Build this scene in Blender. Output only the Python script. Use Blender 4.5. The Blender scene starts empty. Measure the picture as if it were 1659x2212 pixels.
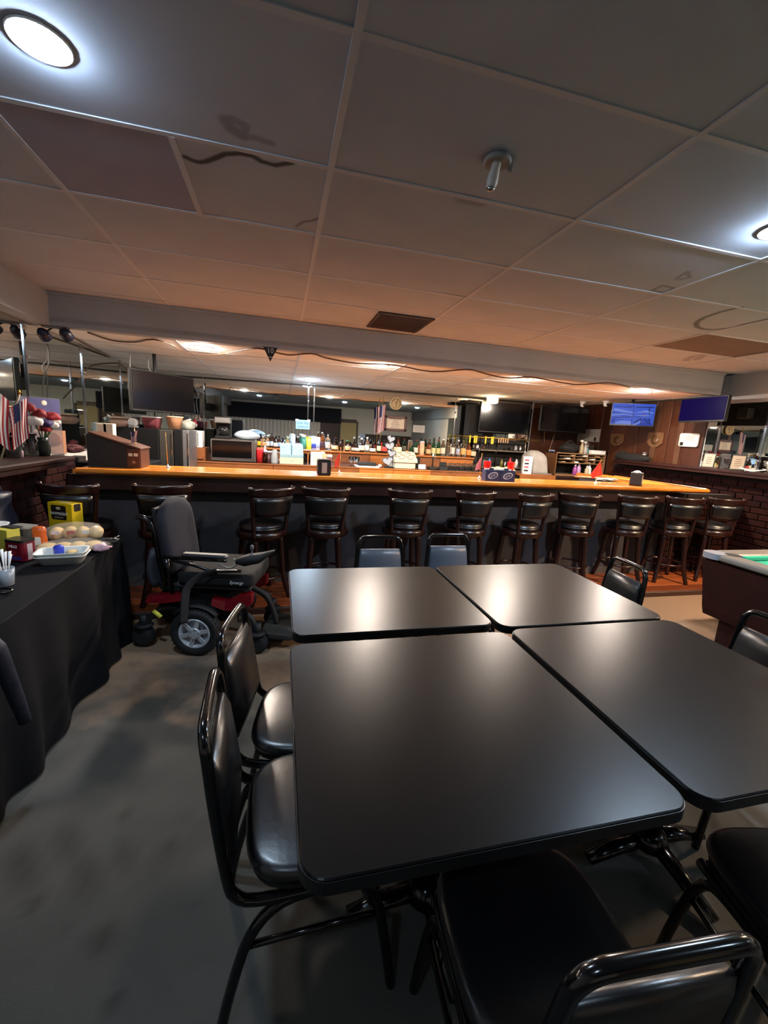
import bpy, bmesh, math, random
from mathutils import Vector, Matrix, Euler
for _c in (bpy.data.objects, bpy.data.meshes, bpy.data.materials, bpy.data.curves, bpy.data.lights, bpy.data.cameras):
    for _o in list(_c): _c.remove(_o)
S = bpy.context.scene
COL = S.collection
rnd = random.Random(7)
PI = math.pi
R = math.radians

# ------------------------------------------------------------------ camera
HC = 1.57                       # eye height; world X runs along the bar, Y towards it, Z up
FPX, IW, IH = 903.2, 1659.0, 2212.0
def cam_axes(yaw, pitch, roll):
    f = Vector((math.sin(yaw)*math.cos(pitch), math.cos(yaw)*math.cos(pitch), math.sin(pitch)))
    r0 = Vector((math.cos(yaw), -math.sin(yaw), 0)); d0 = f.cross(r0)
    return math.cos(roll)*r0 + math.sin(roll)*d0, -math.sin(roll)*r0 + math.cos(roll)*d0, f
CR, CD, CF = cam_axes(R(14.337), R(-10.61), R(-3.482))
cam = bpy.data.cameras.new('camera'); camo = bpy.data.objects.new('camera', cam); COL.objects.link(camo)
cam.sensor_fit = 'HORIZONTAL'; cam.sensor_width = 36; cam.lens = 36*FPX/IW
cam.clip_start = .02; cam.clip_end = 60
camo.matrix_world = Matrix(((CR.x, -CD.x, -CF.x, 0), (CR.y, -CD.y, -CF.y, 0), (CR.z, -CD.z, -CF.z, HC), (0, 0, 0, 1)))
S.camera = camo
# ------------------------------------------------------------------ world, exposure
w = bpy.data.worlds.new('world'); S.world = w; w.use_nodes = True
w.node_tree.nodes['Background'].inputs[0].default_value = (.5, .55, .7, 1)
w.node_tree.nodes['Background'].inputs[1].default_value = .004
S.view_settings.view_transform = 'Standard'; S.view_settings.look = 'None'
S.view_settings.gamma = 1; S.view_settings.use_curve_mapping = False
S.view_settings.exposure = 1.8
# lamp strengths (radiance of the lit lens) and colours
WARM, WARM_E = (1, .85, .72), 430
COOL, COOL_E = (.62, .80, 1), 140
BACK_COOL_E = 46
WHITE_E = 230

# points: a pixel of the photograph turned into a point on a world plane
def ray(px, py):
    return CR*((px-IW/2)/FPX) + CD*((py-IH/2)/FPX) + CF
def at_z(px, py, z): d = ray(px, py); return d*((z-HC)/d.z) + Vector((0, 0, HC))
def at_y(px, py, y): d = ray(px, py); return d*(y/d.y) + Vector((0, 0, HC))
def at_x(px, py, x): d = ray(px, py); return d*(x/d.x) + Vector((0, 0, HC))
def mpp(px, py, y):             # metres per pixel at that point
    d = ray(px, py); return y/d.y/FPX

# ------------------------------------------------------------------ materials
def lin(h):
    if not isinstance(h, str): return tuple(h)[:3]
    h = h.lstrip('#'); c = [int(h[i:i+2], 16)/255 for i in (0, 2, 4)]
    return tuple(x/12.92 if x <= .04045 else ((x+.055)/1.055)**2.4 for x in c)
MATS = {}
def mat(name, col, rough=.5, metal=0, var=0, scale=12, bump=0, bscale=None, emit=None, es=0, trans=0, alpha=1, spec=None, coat=0, stretch=None, col2=None):
    if name in MATS: return MATS[name]
    m = bpy.data.materials.new(name); m.use_nodes = True; nt = m.node_tree; b = nt.nodes['Principled BSDF']
    c = lin(col); b.inputs['Base Color'].default_value = (*c, 1)
    b.inputs['Roughness'].default_value = rough; b.inputs['Metallic'].default_value = metal
    if spec is not None: b.inputs['Specular IOR Level'].default_value = spec
    if trans: b.inputs['Transmission Weight'].default_value = trans
    if alpha < 1: b.inputs['Alpha'].default_value = alpha
    if coat: b.inputs['Coat Weight'].default_value = coat; b.inputs['Coat Roughness'].default_value = .15
    if emit is not None:
        b.inputs['Emission Color'].default_value = (*lin(emit), 1); b.inputs['Emission Strength'].default_value = es
    if var or bump:
        tc = nt.nodes.new('ShaderNodeTexCoord'); mp = nt.nodes.new('ShaderNodeMapping')
        nt.links.new(tc.outputs['Object'], mp.inputs[0])
        if stretch: mp.inputs['Scale'].default_value = stretch
        nz = nt.nodes.new('ShaderNodeTexNoise'); nz.inputs['Scale'].default_value = scale; nz.inputs['Detail'].default_value = 5
        nt.links.new(mp.outputs[0], nz.inputs['Vector'])
        if var:
            rp = nt.nodes.new('ShaderNodeValToRGB'); rp.color_ramp.elements[0].position = .3; rp.color_ramp.elements[1].position = .7
            lo = lin(col2) if col2 else tuple(max(0, x*(1-var)) for x in c)
            rp.color_ramp.elements[0].color = (*lo, 1); rp.color_ramp.elements[1].color = (*(c if col2 else tuple(min(1, x*(1+var)) for x in c)), 1)
            nt.links.new(nz.outputs[0], rp.inputs[0]); nt.links.new(rp.outputs[0], b.inputs['Base Color'])
        if bump:
            n2 = nz
            if bscale:
                n2 = nt.nodes.new('ShaderNodeTexNoise'); n2.inputs['Scale'].default_value = bscale; n2.inputs['Detail'].default_value = 3
                nt.links.new(mp.outputs[0], n2.inputs['Vector'])
            bp = nt.nodes.new('ShaderNodeBump'); bp.inputs['Strength'].default_value = bump; bp.inputs['Distance'].default_value = .01
            nt.links.new(n2.outputs[0], bp.inputs['Height']); nt.links.new(bp.outputs[0], b.inputs['Normal'])
    MATS[name] = m; return m
def stained(name, col, stain, rough=.9, var=.06, scale=3, bump=.1, col2=None, bscale=90):
    m = mat(name, col, rough, var=var, scale=scale, bump=bump, bscale=bscale, col2=col2)
    nt = m.node_tree; b = nt.nodes['Principled BSDF']; old = b.inputs['Base Color'].links[0].from_socket
    at = nt.nodes.new('ShaderNodeAttribute'); at.attribute_name = 'stain'
    mx = nt.nodes.new('ShaderNodeMix'); mx.data_type = 'RGBA'
    nt.links.new(at.outputs['Fac'], mx.inputs[0]); nt.links.new(old, mx.inputs[6]); mx.inputs[7].default_value = (*lin(stain), 1)
    nt.links.new(mx.outputs[2], b.inputs['Base Color']); return m

def warm_lit_carpet(m, tan='#8a7058'):
    # warm lamp light painted into the carpet colour: uneven tan patches along the bar
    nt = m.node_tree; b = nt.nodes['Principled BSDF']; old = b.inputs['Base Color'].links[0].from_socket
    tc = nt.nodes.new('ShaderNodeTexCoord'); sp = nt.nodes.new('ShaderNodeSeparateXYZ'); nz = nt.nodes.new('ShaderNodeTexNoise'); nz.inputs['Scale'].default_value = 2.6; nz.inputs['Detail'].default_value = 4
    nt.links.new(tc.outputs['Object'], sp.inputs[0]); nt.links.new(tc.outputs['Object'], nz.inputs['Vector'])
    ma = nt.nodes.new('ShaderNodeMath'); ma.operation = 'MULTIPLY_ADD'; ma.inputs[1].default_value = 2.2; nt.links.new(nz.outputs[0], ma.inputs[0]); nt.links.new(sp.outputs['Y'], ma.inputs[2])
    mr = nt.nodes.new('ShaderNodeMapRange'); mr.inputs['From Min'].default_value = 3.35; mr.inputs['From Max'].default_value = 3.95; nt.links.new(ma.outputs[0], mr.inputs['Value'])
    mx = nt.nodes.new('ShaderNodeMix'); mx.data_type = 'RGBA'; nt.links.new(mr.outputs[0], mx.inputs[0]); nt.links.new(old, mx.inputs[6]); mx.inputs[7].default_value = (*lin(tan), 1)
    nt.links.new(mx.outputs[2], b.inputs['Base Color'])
VINYL = mat('black_vinyl', '#0c0c0f', .34, bump=.05, scale=60, spec=.85)
SLATE = mat('slate_vinyl', '#4e545f', .38, bump=.06, scale=60)
TUBE = mat('black_enamel_tube', '#08080a', .16, spec=.6)
PLAS = mat('black_plastic', '#0d0d0f', .4)
PLASM = mat('black_matte_plastic', '#141416', .65)
RUB = mat('black_rubber', '#17181a', .75, bump=.15, scale=80)
CHROME = mat('chrome', '#d8dade', .12, 1)
STEEL = mat('brushed_steel', '#a9a8a4', .3, 1)
WHITE = mat('white_plastic', '#d9dadb', .45)
PAPER = mat('white_paper', '#e4e4e2', .8)
CREAM = mat('cream_plastic', '#cbbfa6', .5)
BLACK = mat('flat_black', '#050506', .8)
DARKW = mat('espresso_wood', '#2a1410', .32, var=.3, scale=8, stretch=(6, 6, .8))
BARW = mat('lacquered_bar_wood', '#d9822f', .22, var=.28, scale=5, stretch=(1, 14, 8), coat=.4)
BARW2 = mat('lacquered_oak', '#96602f', .3, var=.25, scale=5, stretch=(1.2, 10, 8), coat=.2)
PLANK = [mat('platform_plank_%s' % k, c, .38, var=.3, scale=6, stretch=(1, 16, 4)) for k, c in (('red', '#8a4524'), ('amber', '#9c5229'), ('brown', '#713619'))]
PANW = [mat('wall_panel_wood_%s' % k, c, .4, var=.3, scale=4, stretch=(9, 9, .6)) for k, c in (('a', '#41200f'), ('b', '#472412'), ('c', '#391b0e'))]
BRICK = [mat('brick_%s' % k, c, .9, var=.25, scale=30, bump=.4, spec=.1) for k, c in (('red', '#260d0a'), ('dark', '#1f0b0a'), ('brown', '#240f0b'), ('plum', '#220c0d'))]
MORTAR = mat('mortar', '#180e0c', .95, bump=.3, scale=60)
MIRROR = mat('mirror_silver', '#d3d6d2', .015, 1)
PAINT = mat('grey_painted_plaster', '#b9b7b3', .8, var=.05, scale=2, bump=.05, bscale=70)
LEDGEW = mat('ledge_wood', '#26110e', .5, spec=.2, var=.25, scale=5, stretch=(12, 1, 8))
GLASS = mat('clear_glass', '#e8eeee', .05, trans=1)
FGLASS = mat('frosted_glass', '#cfdbe2', .35, trans=.6)
AMBER = mat('amber_spirit', '#8a4312', .08, trans=.6)
GREEN = mat('green_glass', '#1d4a24', .08, trans=.5)
BROWNG = mat('brown_glass', '#2a1208', .12, trans=.3)
RED = mat('red_plastic', '#b02226', .35)
GOLD = mat('gold_cap', '#b98b3a', .3, 1)
SCREEN_OFF = mat('dark_screen', '#06070a', .12, spec=.6)

# ------------------------------------------------------------------ mesh builder
class MB:
    def __init__(s, T=None): s.v = []; s.f = []; s.mi = []; s.sm = []; s.mats = []; s.T = T
    def m_(s, m):
        if m not in s.mats: s.mats.append(m)
        return s.mats.index(m)
    def add(s, vs, fs, m, T=None, smooth=False):
        o = len(s.v); k = s.m_(m)
        for p in vs:
            p = Vector(p)
            if T is not None: p = T @ p
            if s.T is not None: p = s.T @ p
            s.v.append(p)
        for f in fs: s.f.append([i+o for i in f]); s.mi.append(k); s.sm.append(smooth)
        return s
    def box(s, c, d, m, rz=0, b=0, T=None):
        x, y, z = d[0]/2, d[1]/2, d[2]/2
        M = Matrix.Translation(c) @ Matrix.Rotation(rz, 4, 'Z')
        if T is not None: M = T @ M
        if b <= 0:
            vs = [(i*x, j*y, k*z) for i in (-1, 1) for j in (-1, 1) for k in (-1, 1)]
            return s.add(vs, [(0, 1, 3, 2), (4, 6, 7, 5), (0, 4, 5, 1), (2, 3, 7, 6), (0, 2, 6, 4), (1, 5, 7, 3)], m, M)
        b = min(b, x*.98, y*.98, z*.98)
        vs, ix = [], {}
        for i in (-1, 1):
            for j in (-1, 1):
                for k in (-1, 1):
                    for a, p in enumerate(((i*x, j*(y-b), k*(z-b)), (i*(x-b), j*y, k*(z-b)), (i*(x-b), j*(y-b), k*z))):
                        ix[i, j, k, a] = len(vs); vs.append(p)
        fs = []
        for g in (-1, 1):
            q = [(-1, -1), (1, -1), (1, 1), (-1, 1)]
            fs += [[ix[g, u, v, 0] for u, v in q][::g], [ix[u, g, v, 1] for u, v in q][::-g], [ix[u, v, g, 2] for u, v in q][::g]]
        for u in (-1, 1):
            for v in (-1, 1):
                fs += [[ix[u, v, -1, 0], ix[u, v, 1, 0], ix[u, v, 1, 1], ix[u, v, -1, 1]][::-u*v], [ix[u, -1, v, 0], ix[u, 1, v, 0], ix[u, 1, v, 2], ix[u, -1, v, 2]][::u*v], [ix[-1, u, v, 1], ix[1, u, v, 1], ix[1, u, v, 2], ix[-1, u, v, 2]][::-u*v]]
        for i in (-1, 1):
            for j in (-1, 1):
                for k in (-1, 1): fs.append([ix[i, j, k, a] for a in (0, 1, 2)][::i*j*k])
        return s.add(vs, fs, m, M)
    def tube(s, pts, r, m, n=8, closed=False, T=None, flat=1, up=None):
        P = [Vector(p) for p in pts]; N = len(P); vs = []; fs = []; u = None
        rr = r if isinstance(r, (list, tuple)) else [r]*N
        for i in range(N):
            if closed: t = P[(i+1) % N]-P[i-1]
            else: t = P[min(i+1, N-1)]-P[max(i-1, 0)]
            t.normalize()
            if u is None:
                a = Vector(up) if up else (Vector((0, 0, 1)) if abs(t.z) < .9 else Vector((1, 0, 0)))
                u = (a-t*a.dot(t)).normalized()
            else: u = (u-t*u.dot(t)).normalized()
            v = t.cross(u)
            for k in range(n):
                a = 2*PI*k/n; vs.append(P[i]+(u*math.cos(a)*flat+v*math.sin(a))*rr[i])
        for i in range(N if closed else N-1):
            for k in range(n):
                a, b2 = i*n, ((i+1) % N)*n; fs.append((a+k, a+(k+1) % n, b2+(k+1) % n, b2+k))
        if not closed: fs += [list(range(n))[::-1], [(N-1)*n+k for k in range(n)]]
        return s.add(vs, fs, m, T, True)
    def lathe(s, prof, m, c=(0, 0, 0), n=16, T=None, sx=1, sy=1, smooth=True):
        vs = []; fs = []; L = len(prof)
        for r, z in prof:
            for k in range(n):
                a = 2*PI*k/n; vs.append((c[0]+r*sx*math.cos(a), c[1]+r*sy*math.sin(a), c[2]+z))
        for i in range(L-1):
            for k in range(n): fs.append((i*n+k, i*n+(k+1) % n, (i+1)*n+(k+1) % n, (i+1)*n+k))
        fs.append(list(range(n))[::-1]); fs.append([(L-1)*n+k for k in range(n)])
        return s.add(vs, fs, m, T, smooth)
    def prism(s, poly, z0, z1, m, T=None, smooth=False):
        n = len(poly)
        vs = [(x, y, z0) for x, y in poly]+[(x, y, z1) for x, y in poly]
        fs = [list(range(n))[::-1], [n+i for i in range(n)]]+[(i, (i+1) % n, n+(i+1) % n, n+i) for i in range(n)]
        return s.add(vs, fs, m, T, smooth)
    def loft(s, rings, m, T=None, smooth=True, cap=True):
        n = len(rings[0]); vs = [p for r in rings for p in r]; fs = []
        for i in range(len(rings)-1):
            for k in range(n): fs.append((i*n+k, i*n+(k+1) % n, (i+1)*n+(k+1) % n, (i+1)*n+k))
        if cap: fs += [list(range(n))[::-1], [(len(rings)-1)*n+k for k in range(n)]]
        return s.add(vs, fs, m, T, smooth)
    def cushion(s, poly, z0, z1, m, e=.02, T=None, crown=.006):
        cx = sum(p[0] for p in poly)/len(poly); cy = sum(p[1] for p in poly)/len(poly)
        rad = sum(math.hypot(p[0]-cx, p[1]-cy) for p in poly)/len(poly)
        def ring(ins, z):
            k = 1-ins/rad; return [(cx+(x-cx)*k, cy+(y-cy)*k, z) for x, y in poly]
        h = z1-z0; e = min(e, h/2)
        rs = [ring(e, z0), ring(e*.3, z0+e*.3), ring(0, z0+e), ring(0, z1-e), ring(e*.12, z1-e*.5), ring(e*.4, z1-e*.15), ring(e, z1)]
        rs += [ring(rad*.4, z1+crown*.7), ring(rad*.75, z1+crown)]
        return s.loft(rs, m, T)
    def grid(s, nx, ny, fn, m, T=None, smooth=True):
        vs = [fn(i/nx, j/ny) for j in range(ny+1) for i in range(nx+1)]
        fs = [(j*(nx+1)+i, j*(nx+1)+i+1, (j+1)*(nx+1)+i+1, (j+1)*(nx+1)+i) for j in range(ny) for i in range(nx)]
        return s.add(vs, fs, m, T, smooth)
    def mesh(s, name):
        me = bpy.data.meshes.new(name); me.from_pydata([tuple(v) for v in s.v], [], s.f)
        for m in s.mats: me.materials.append(m)
        me.polygons.foreach_set('material_index', s.mi); me.polygons.foreach_set('use_smooth', s.sm); me.update()
        return me
    def build(s, name, parent=None, loc=None, rz=None, label=None):
        if name == 'leg':
            for v in s.v: v.z = max(v.z, .0006)
        o = bpy.data.objects.new(name, s.mesh(name)); COL.objects.link(o)
        if parent: o.parent = parent
        if loc is not None: o.location = loc
        if rz is not None: o.rotation_euler = (0, 0, rz)
        if label: o['label'] = label
        return o
def rrect(w, d, r, n=4, cx=0, cy=0):
    out = []
    for (sx, sy, a0) in ((1, 1, 0), (-1, 1, 90), (-1, -1, 180), (1, -1, 270)):
        for k in range(n+1):
            a = R(a0+90*k/n); out.append((cx+sx*(w/2-r)+r*math.cos(a), cy+sy*(d/2-r)+r*math.sin(a)))
    return out
def circ(r, n=16, cx=0, cy=0): return [(cx+r*math.cos(2*PI*k/n), cy+r*math.sin(2*PI*k/n)) for k in range(n)]
def smoothpath(pts, k=4):
    P = [Vector(p) for p in pts]; out = []
    for i in range(len(P)-1):
        a, b, c, d = P[max(i-1, 0)], P[i], P[i+1], P[min(i+2, len(P)-1)]
        for j in range(k):
            t = j/k; out.append(.5*((2*b)+(c-a)*t+(2*a-5*b+4*c-d)*t*t+(3*b-a-3*c+d)*t**3))
    out.append(P[-1]); return out
def tag(o, label=None, cat=None, group=None, kind=None):
    for k, v in (('label', label), ('category', cat), ('group', group), ('kind', kind)):
        if v: o[k] = v
    return o
def thing(name, label, cat, loc=(0, 0, 0), rz=0, group=None):
    o = bpy.data.objects.new(name, None); COL.objects.link(o); o.location = loc; o.rotation_euler = (0, 0, rz); o.empty_display_size = .05
    return tag(o, label, cat, group)
def struct(name, mb, parent=None):
    o = mb.build(name, parent)
    if not parent: o['kind'] = 'structure'
    return o
def kids(o): return [c for c in bpy.data.objects if c.parent == o]
def dup(o, loc=None, rz=None, label=None, parent=None):
    ch = kids(o); c = o.copy(); COL.objects.link(c)
    if parent: c.parent = parent
    if loc is not None: c.location = loc
    if rz is not None: c.rotation_euler = (0, 0, rz)
    if label: c['label'] = label
    for k in ch: dup(k, parent=c)
    return c
TXT = {}
def text(s, size, m, name, parent, T, extrude=.0008, shear=0):
    cu = bpy.data.curves.new('t', 'FONT'); cu.body = s; cu.size = size; cu.align_x = 'CENTER'; cu.align_y = 'CENTER'; cu.extrude = extrude; cu.shear = shear; cu.resolution_u = 2
    o = bpy.data.objects.new('t', cu); COL.objects.link(o)
    me = bpy.data.meshes.new_from_object(o.evaluated_get(bpy.context.evaluated_depsgraph_get()))
    bpy.data.objects.remove(o); bpy.data.curves.remove(cu)
    me.transform(T); me.materials.clear(); me.materials.append(m); me.name = name
    ob = bpy.data.objects.new(name, me); COL.objects.link(ob)
    if parent: ob.parent = parent
    return ob
FRONT = Matrix.Rotation(PI/2, 4, 'X')          # XY drawing stood up to face -Y
def face(loc, rz=0): return Matrix.Translation(loc) @ Matrix.Rotation(rz, 4, 'Z') @ FRONT

# ================================================================== SETTING
XL, XR, YB, YF, ZC, ZD = -2.15, 5.9, 7.5, -3.9, 2.61, 2.335
YBEAM = 4.52
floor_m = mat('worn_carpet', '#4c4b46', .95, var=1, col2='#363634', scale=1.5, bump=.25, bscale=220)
warm_lit_carpet(floor_m)
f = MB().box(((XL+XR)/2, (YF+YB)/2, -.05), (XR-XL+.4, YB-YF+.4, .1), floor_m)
# floor with dark spill marks (wear with a shape of its own)
FSPOT = [((275, 1755), .05), ((355, 1835), .06), ((80, 1945), .05), ((225, 2025), .06), ((135, 2015), .035), ((340, 1525), .09), ((360, 1450), .05),
         ((90, 1850), .16), ((220, 1870), .13), ((235, 2170), .03), ((405, 1955), .03), ((330, 1490), .2), ((235, 1490), .1), ((1390, 1925), .03), ((610, 2120), .09)]
FS = [(at_z(p[0], p[1], 0), r) for p, r in FSPOT]
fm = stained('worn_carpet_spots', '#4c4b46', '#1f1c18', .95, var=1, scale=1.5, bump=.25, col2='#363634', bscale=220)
warm_lit_carpet(fm)
def flr():
    nx, ny = 130, 130; x0, x1, y0, y1 = XL, 3.2, .2, 3.6
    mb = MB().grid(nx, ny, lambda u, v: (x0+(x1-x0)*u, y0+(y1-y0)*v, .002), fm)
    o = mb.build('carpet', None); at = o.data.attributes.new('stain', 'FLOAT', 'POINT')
    for i, p in enumerate(o.data.vertices):
        s = 0
        for c, r in FS:
            d = math.hypot(p.co.x-c.x, (p.co.y-c.y))
            if d < r: s = max(s, .75*(1-(d/r)**2)*(.6+.4*math.sin(37*p.co.x+23*p.co.y)))
        at.data[i].value = s
    return o
floor = struct('floor', f)
cp = flr(); cp.parent = floor

# ---- walls
wl = struct('wall_left', MB().box((XL-.06, (YF+YB)/2, ZC/2), (.1, YB-YF, ZC), PAINT))
wr = struct('wall_right', MB().box((XR+.06, (YF+YB)/2, ZC/2), (.1, YB-YF, ZC), PAINT))
wb = struct('wall_back', MB().box(((XL+XR)/2, YB+.06, ZC/2), (XR-XL+.3, .1, ZC), PAINT))
wf = struct('wall_rear', MB().box(((XL+XR)/2, YF-.06, ZC/2), (XR-XL+.3, .1, ZC), mat('pale_plaster', '#e2e0da', .8, var=.04, scale=2)))
def mirrors(parent, axis, cuts, z0, z1, fixed, seams=True, side=1):
    for a, b in zip(cuts, cuts[1:]):
        c, L = (a+b)/2, b-a-.004
        mb = MB()
        if axis == 'x': mb.box((c, fixed, (z0+z1)/2), (L, .008, z1-z0), MIRROR)
        else: mb.box((fixed, c, (z0+z1)/2), (.008, L, z1-z0), MIRROR)
        mb.build('mirror_panel', parent)
    for a in cuts[1:-1]:
        mb = MB(); z = (z0+z1)/2
        if axis == 'x': mb.box((a, fixed-.008, z), (.022, .012, z1-z0), CHROME)
        else: mb.box((fixed+side*.008, a, z), (.012, .022, z1-z0), CHROME)
        ch = mb.build('mirror_channel', parent)
        for q in (z0+.15, z1-.3, z1-.06):
            c = (a, fixed-.02, q) if axis == 'x' else (fixed+side*.02, a, q)
            MB().lathe([(.001, -.016), (.012, -.011), (.016, 0), (.012, .011), (.001, .016)], CHROME, c, 8).build('rosette', ch)
mirrors(wb, 'x', [XL, -1.21, .46, .56, 3.17, 4.78], 1.0, ZD, YB-.006)
mirrors(wl, 'y', [.6, 2.2, 4.42, 5.52, 6.70, YB], 1.2, ZD, XL+.006, side=1)
mirrors(wr, 'y', [.5, 2.6, 4.05, 4.62, 4.8], 1.36, 2.243, XR-.006, side=-1)
# dark wire-thin trim at the top of the back mirror
pts = [(-2.1, YB-.03, 2.255), (-.5, YB-.03, 2.285), (2.28, YB-.03, 2.318), (4.75, YB-.03, 2.328)]
struct('trim_1', MB().tube(smoothpath(pts), .012, mat('dark_trim', '#2b211c', .6), 6))
# wood panelling on the back wall and the far part of the right wall
x = 4.80; k = 0
while x < XR-.02:
    wd = min(.27, XR-x); MB().box((x+wd/2, YB-.012-.003*(k % 2), ZD/2), (wd-.008, .02, ZD), PANW[k % 3], b=.004).build('wall_panel', wb); x += wd; k += 1
y = 4.82
while y < YB-.05:
    wd = min(.29, YB-.02-y); MB().box((XR-.012-.003*(k % 2), y+wd/2, ZD/2), (.02, wd-.008, ZD), PANW[k % 3], b=.004).build('wall_panel', wr); y += wd; k += 1
# painted pilaster strips among the panelling
for yy in (5.18, 5.62):
    MB().box((XR-.03, yy, 1.5), (.03, .09, 1.66), mat('tan_strip', '#4a2f1d', .5, var=.2, scale=6)).build('pilaster', wr)

# ---- brick dados with wood ledges
def bricks(parent, axis, a0, a1, z1, fixed, side):
    L, h, g = .2, .066, .011; shared = {}
    row = 0; z = .02
    while z+h < z1:
        a = a0-(row % 2)*.105
        while a < a1:
            s, e = max(a, a0), min(a+L, a1)
            if e-s > .03:
                full = abs(e-s-L) < 1e-6; mi = rnd.randrange(4); pr = rnd.choice((0, 1, 2)); key = (full, mi, pr)
                if full and key in shared: me = shared[key]
                else:
                    mb = MB(); d = .03+.003*pr
                    mb.box((0, 0, 0), ((e-s), d, h) if axis == 'x' else (d, (e-s), h), BRICK[mi], b=.005); me = mb.mesh('brick')
                    if full: shared[key] = me
                o = bpy.data.objects.new('brick', me); COL.objects.link(o); o.parent = parent
                c = (s+e)/2; o.location = (c, fixed, z+h/2) if axis == 'x' else (fixed, c, z+h/2)
            a += L+g
        z += h+g; row += 1
MB().box((XL+.06, 3.0, .57), (.1, 4.4, 1.14), MORTAR).build('mortar_bed', wl)
bricks(wl, 'y', 1.9, 5.2, 1.13, XL+.115, 1)
MB().box((XR-.06, 3.95, .655), (.1, 4.7, 1.31), MORTAR).build('mortar_bed', wr)
bricks(wr, 'y', 3.0, 6.3, 1.3, XR-.115, -1)
wk = struct('wall_bar', MB().box((5.12, 4.15, .53), (1.06, .1, 1.06), MORTAR))
bricks(wk, 'x', 4.6, 5.64, 1.03, 4.095, -1)
tag(MB().box((0, 0, 0), (.34, 3.7, .045), LEDGEW, b=.012).box((.15, 0, -.035), (.03, 3.66, .03), LEDGEW).build('wall_ledge', None, (XL+.01+.16, 2.55, 1.1775)),
    'dark red-brown wooden ledge on the left brick wall under the mirror', 'ledge')
tag(MB().box((0, 0, 0), (.28, 4.3, .045), LEDGEW, b=.012).box((-.12, 0, -.035), (.03, 4.26, .03), LEDGEW).build('wall_ledge', None, (XR-.145, 4.0, 1.3525)),
    'dark wooden ledge on the right brick wall beyond the pool table', 'ledge')

# ---- ceilings
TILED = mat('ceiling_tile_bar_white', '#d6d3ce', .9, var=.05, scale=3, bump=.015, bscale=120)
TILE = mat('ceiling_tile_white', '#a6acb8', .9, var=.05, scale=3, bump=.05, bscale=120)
TILEP = mat('ceiling_tile_lilac_panel', '#8a899b', .75, var=.08, scale=4)
TILEB = mat('ceiling_tile_brown_panel', '#6a5c56', .8, var=.08, scale=4)
TBAR = mat('ceiling_grid_white', '#b0b3ba', .6)
STAINM = stained('ceiling_tile_water_stained', '#a6acb8', '#34312d', .9, .05, 3, .02)
ceil = struct('ceiling', MB().box(((XL+XR)/2, (YF+YBEAM)/2, ZC+.05), (XR-XL, YBEAM-YF, .04), PAINT).box(((5.65+XR)/2, (YBEAM+YB)/2, ZC+.05), (XR-5.65, YB-YBEAM, .04), PAINT))
def P2(l, sc, ox, oy): return [at_z(ox+a/sc, oy+b/sc, ZC) for a, b in l]
STAINS = [(P2([(800, 680), (830, 695), (860, 703), (890, 700), (930, 685), (970, 668), (1030, 665), (1090, 675), (1130, 700), (1190, 716), (1260, 705)], 2, 0, 0), .011, .95),
          (P2([(975, 520), (1000, 560), (1050, 590)], 2, 0, 0), .02, .45), (P2([(1000, 515), (1060, 545), (1045, 590), (1110, 600), (1170, 620)], 2, 0, 0), .014, .4),
          (P2([(1280, 980), (1310, 960), (1345, 955), (1375, 945)], 2, 0, 0), .007, .6),
          (P2([(1170, 140), (1020, 170), (900, 200), (700, 270), (620, 320), (600, 350), (620, 390), (690, 412), (800, 420), (1000, 405), (1100, 385), (1200, 355), (1400, 310), (1508, 285)], 5.82, 1400, 640), .016, .75),
          (P2([(480, 810), (500, 785), (560, 760), (680, 742), (800, 735)], 5.82, 1400, 640), .03, .4), (P2([(600, 800), (640, 780), (680, 760)], 5.82, 1400, 640), .03, .4),
          (P2([(1160, 855), (1200, 835), (1250, 845), (1215, 865), (1160, 858)], 2, 830, 200), .01, .5), (P2([(1260, 805), (1310, 775), (1320, 800), (1270, 810)], 2, 830, 200), .01, .4),
          (P2([(340, 460), (420, 475)], 2, 830, 200), .03, .35), (P2([(440, 280), (470, 300), (540, 285)], 2, 830, 200), .02, .3)]
def sdist(x, y):
    best = 0
    for pts, r, k in STAINS:
        for a, b in zip(pts, pts[1:]):
            dx, dy = b.x-a.x, b.y-a.y; t = max(0, min(1, ((x-a.x)*dx+(y-a.y)*dy)/(dx*dx+dy*dy+1e-9)))
            d = math.hypot(x-a.x-t*dx, y-a.y-t*dy)
            if d < r*1.7: best = max(best, k*min(1, (1.7-d/r)/.9))
    return best
GX = [XL, -1.0, .185, 1.345, 2.5, 3.65, 4.8, XR]
GY = [YBEAM, 4.38]+[4.38-.612*k for k in range(1, 14)]
def inside_any(x0, x1, y0, y1):
    return any(x0-.05 < p.x < x1+.05 and y0-.05 < p.y < y1+.05 for pts, r, k in STAINS for p in pts)
def tile(parent, x0, x1, y0, y1, z, m, name='ceiling_tile'):
    dz = rnd.uniform(0, .002); hx, hy = (x1-x0)/2-.008, (y1-y0)/2-.008; c = ((x0+x1)/2, (y0+y1)/2, z+dz)
    if m is TILE and z == ZC and inside_any(x0, x1, y0, y1):
        nx, ny = int((x1-x0)/.0075), int((y1-y0)/.0075)
        mb = MB().grid(nx, ny, lambda u, v: (-hx+2*hx*u, hy-2*hy*v, 0), STAINM); o = mb.build(name, parent, c)
        at = o.data.attributes.new('stain', 'FLOAT', 'POINT')
        for i, p in enumerate(o.data.vertices): at.data[i].value = sdist(p.co.x+c[0], p.co.y+c[1])
        return o
    o = MB().box((0, 0, .008), (hx*2, hy*2, .016), m, b=.003).build(name, parent, c)
    o.rotation_euler = (rnd.uniform(-.004, .004), rnd.uniform(-.002, .002), 0); return o
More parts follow.
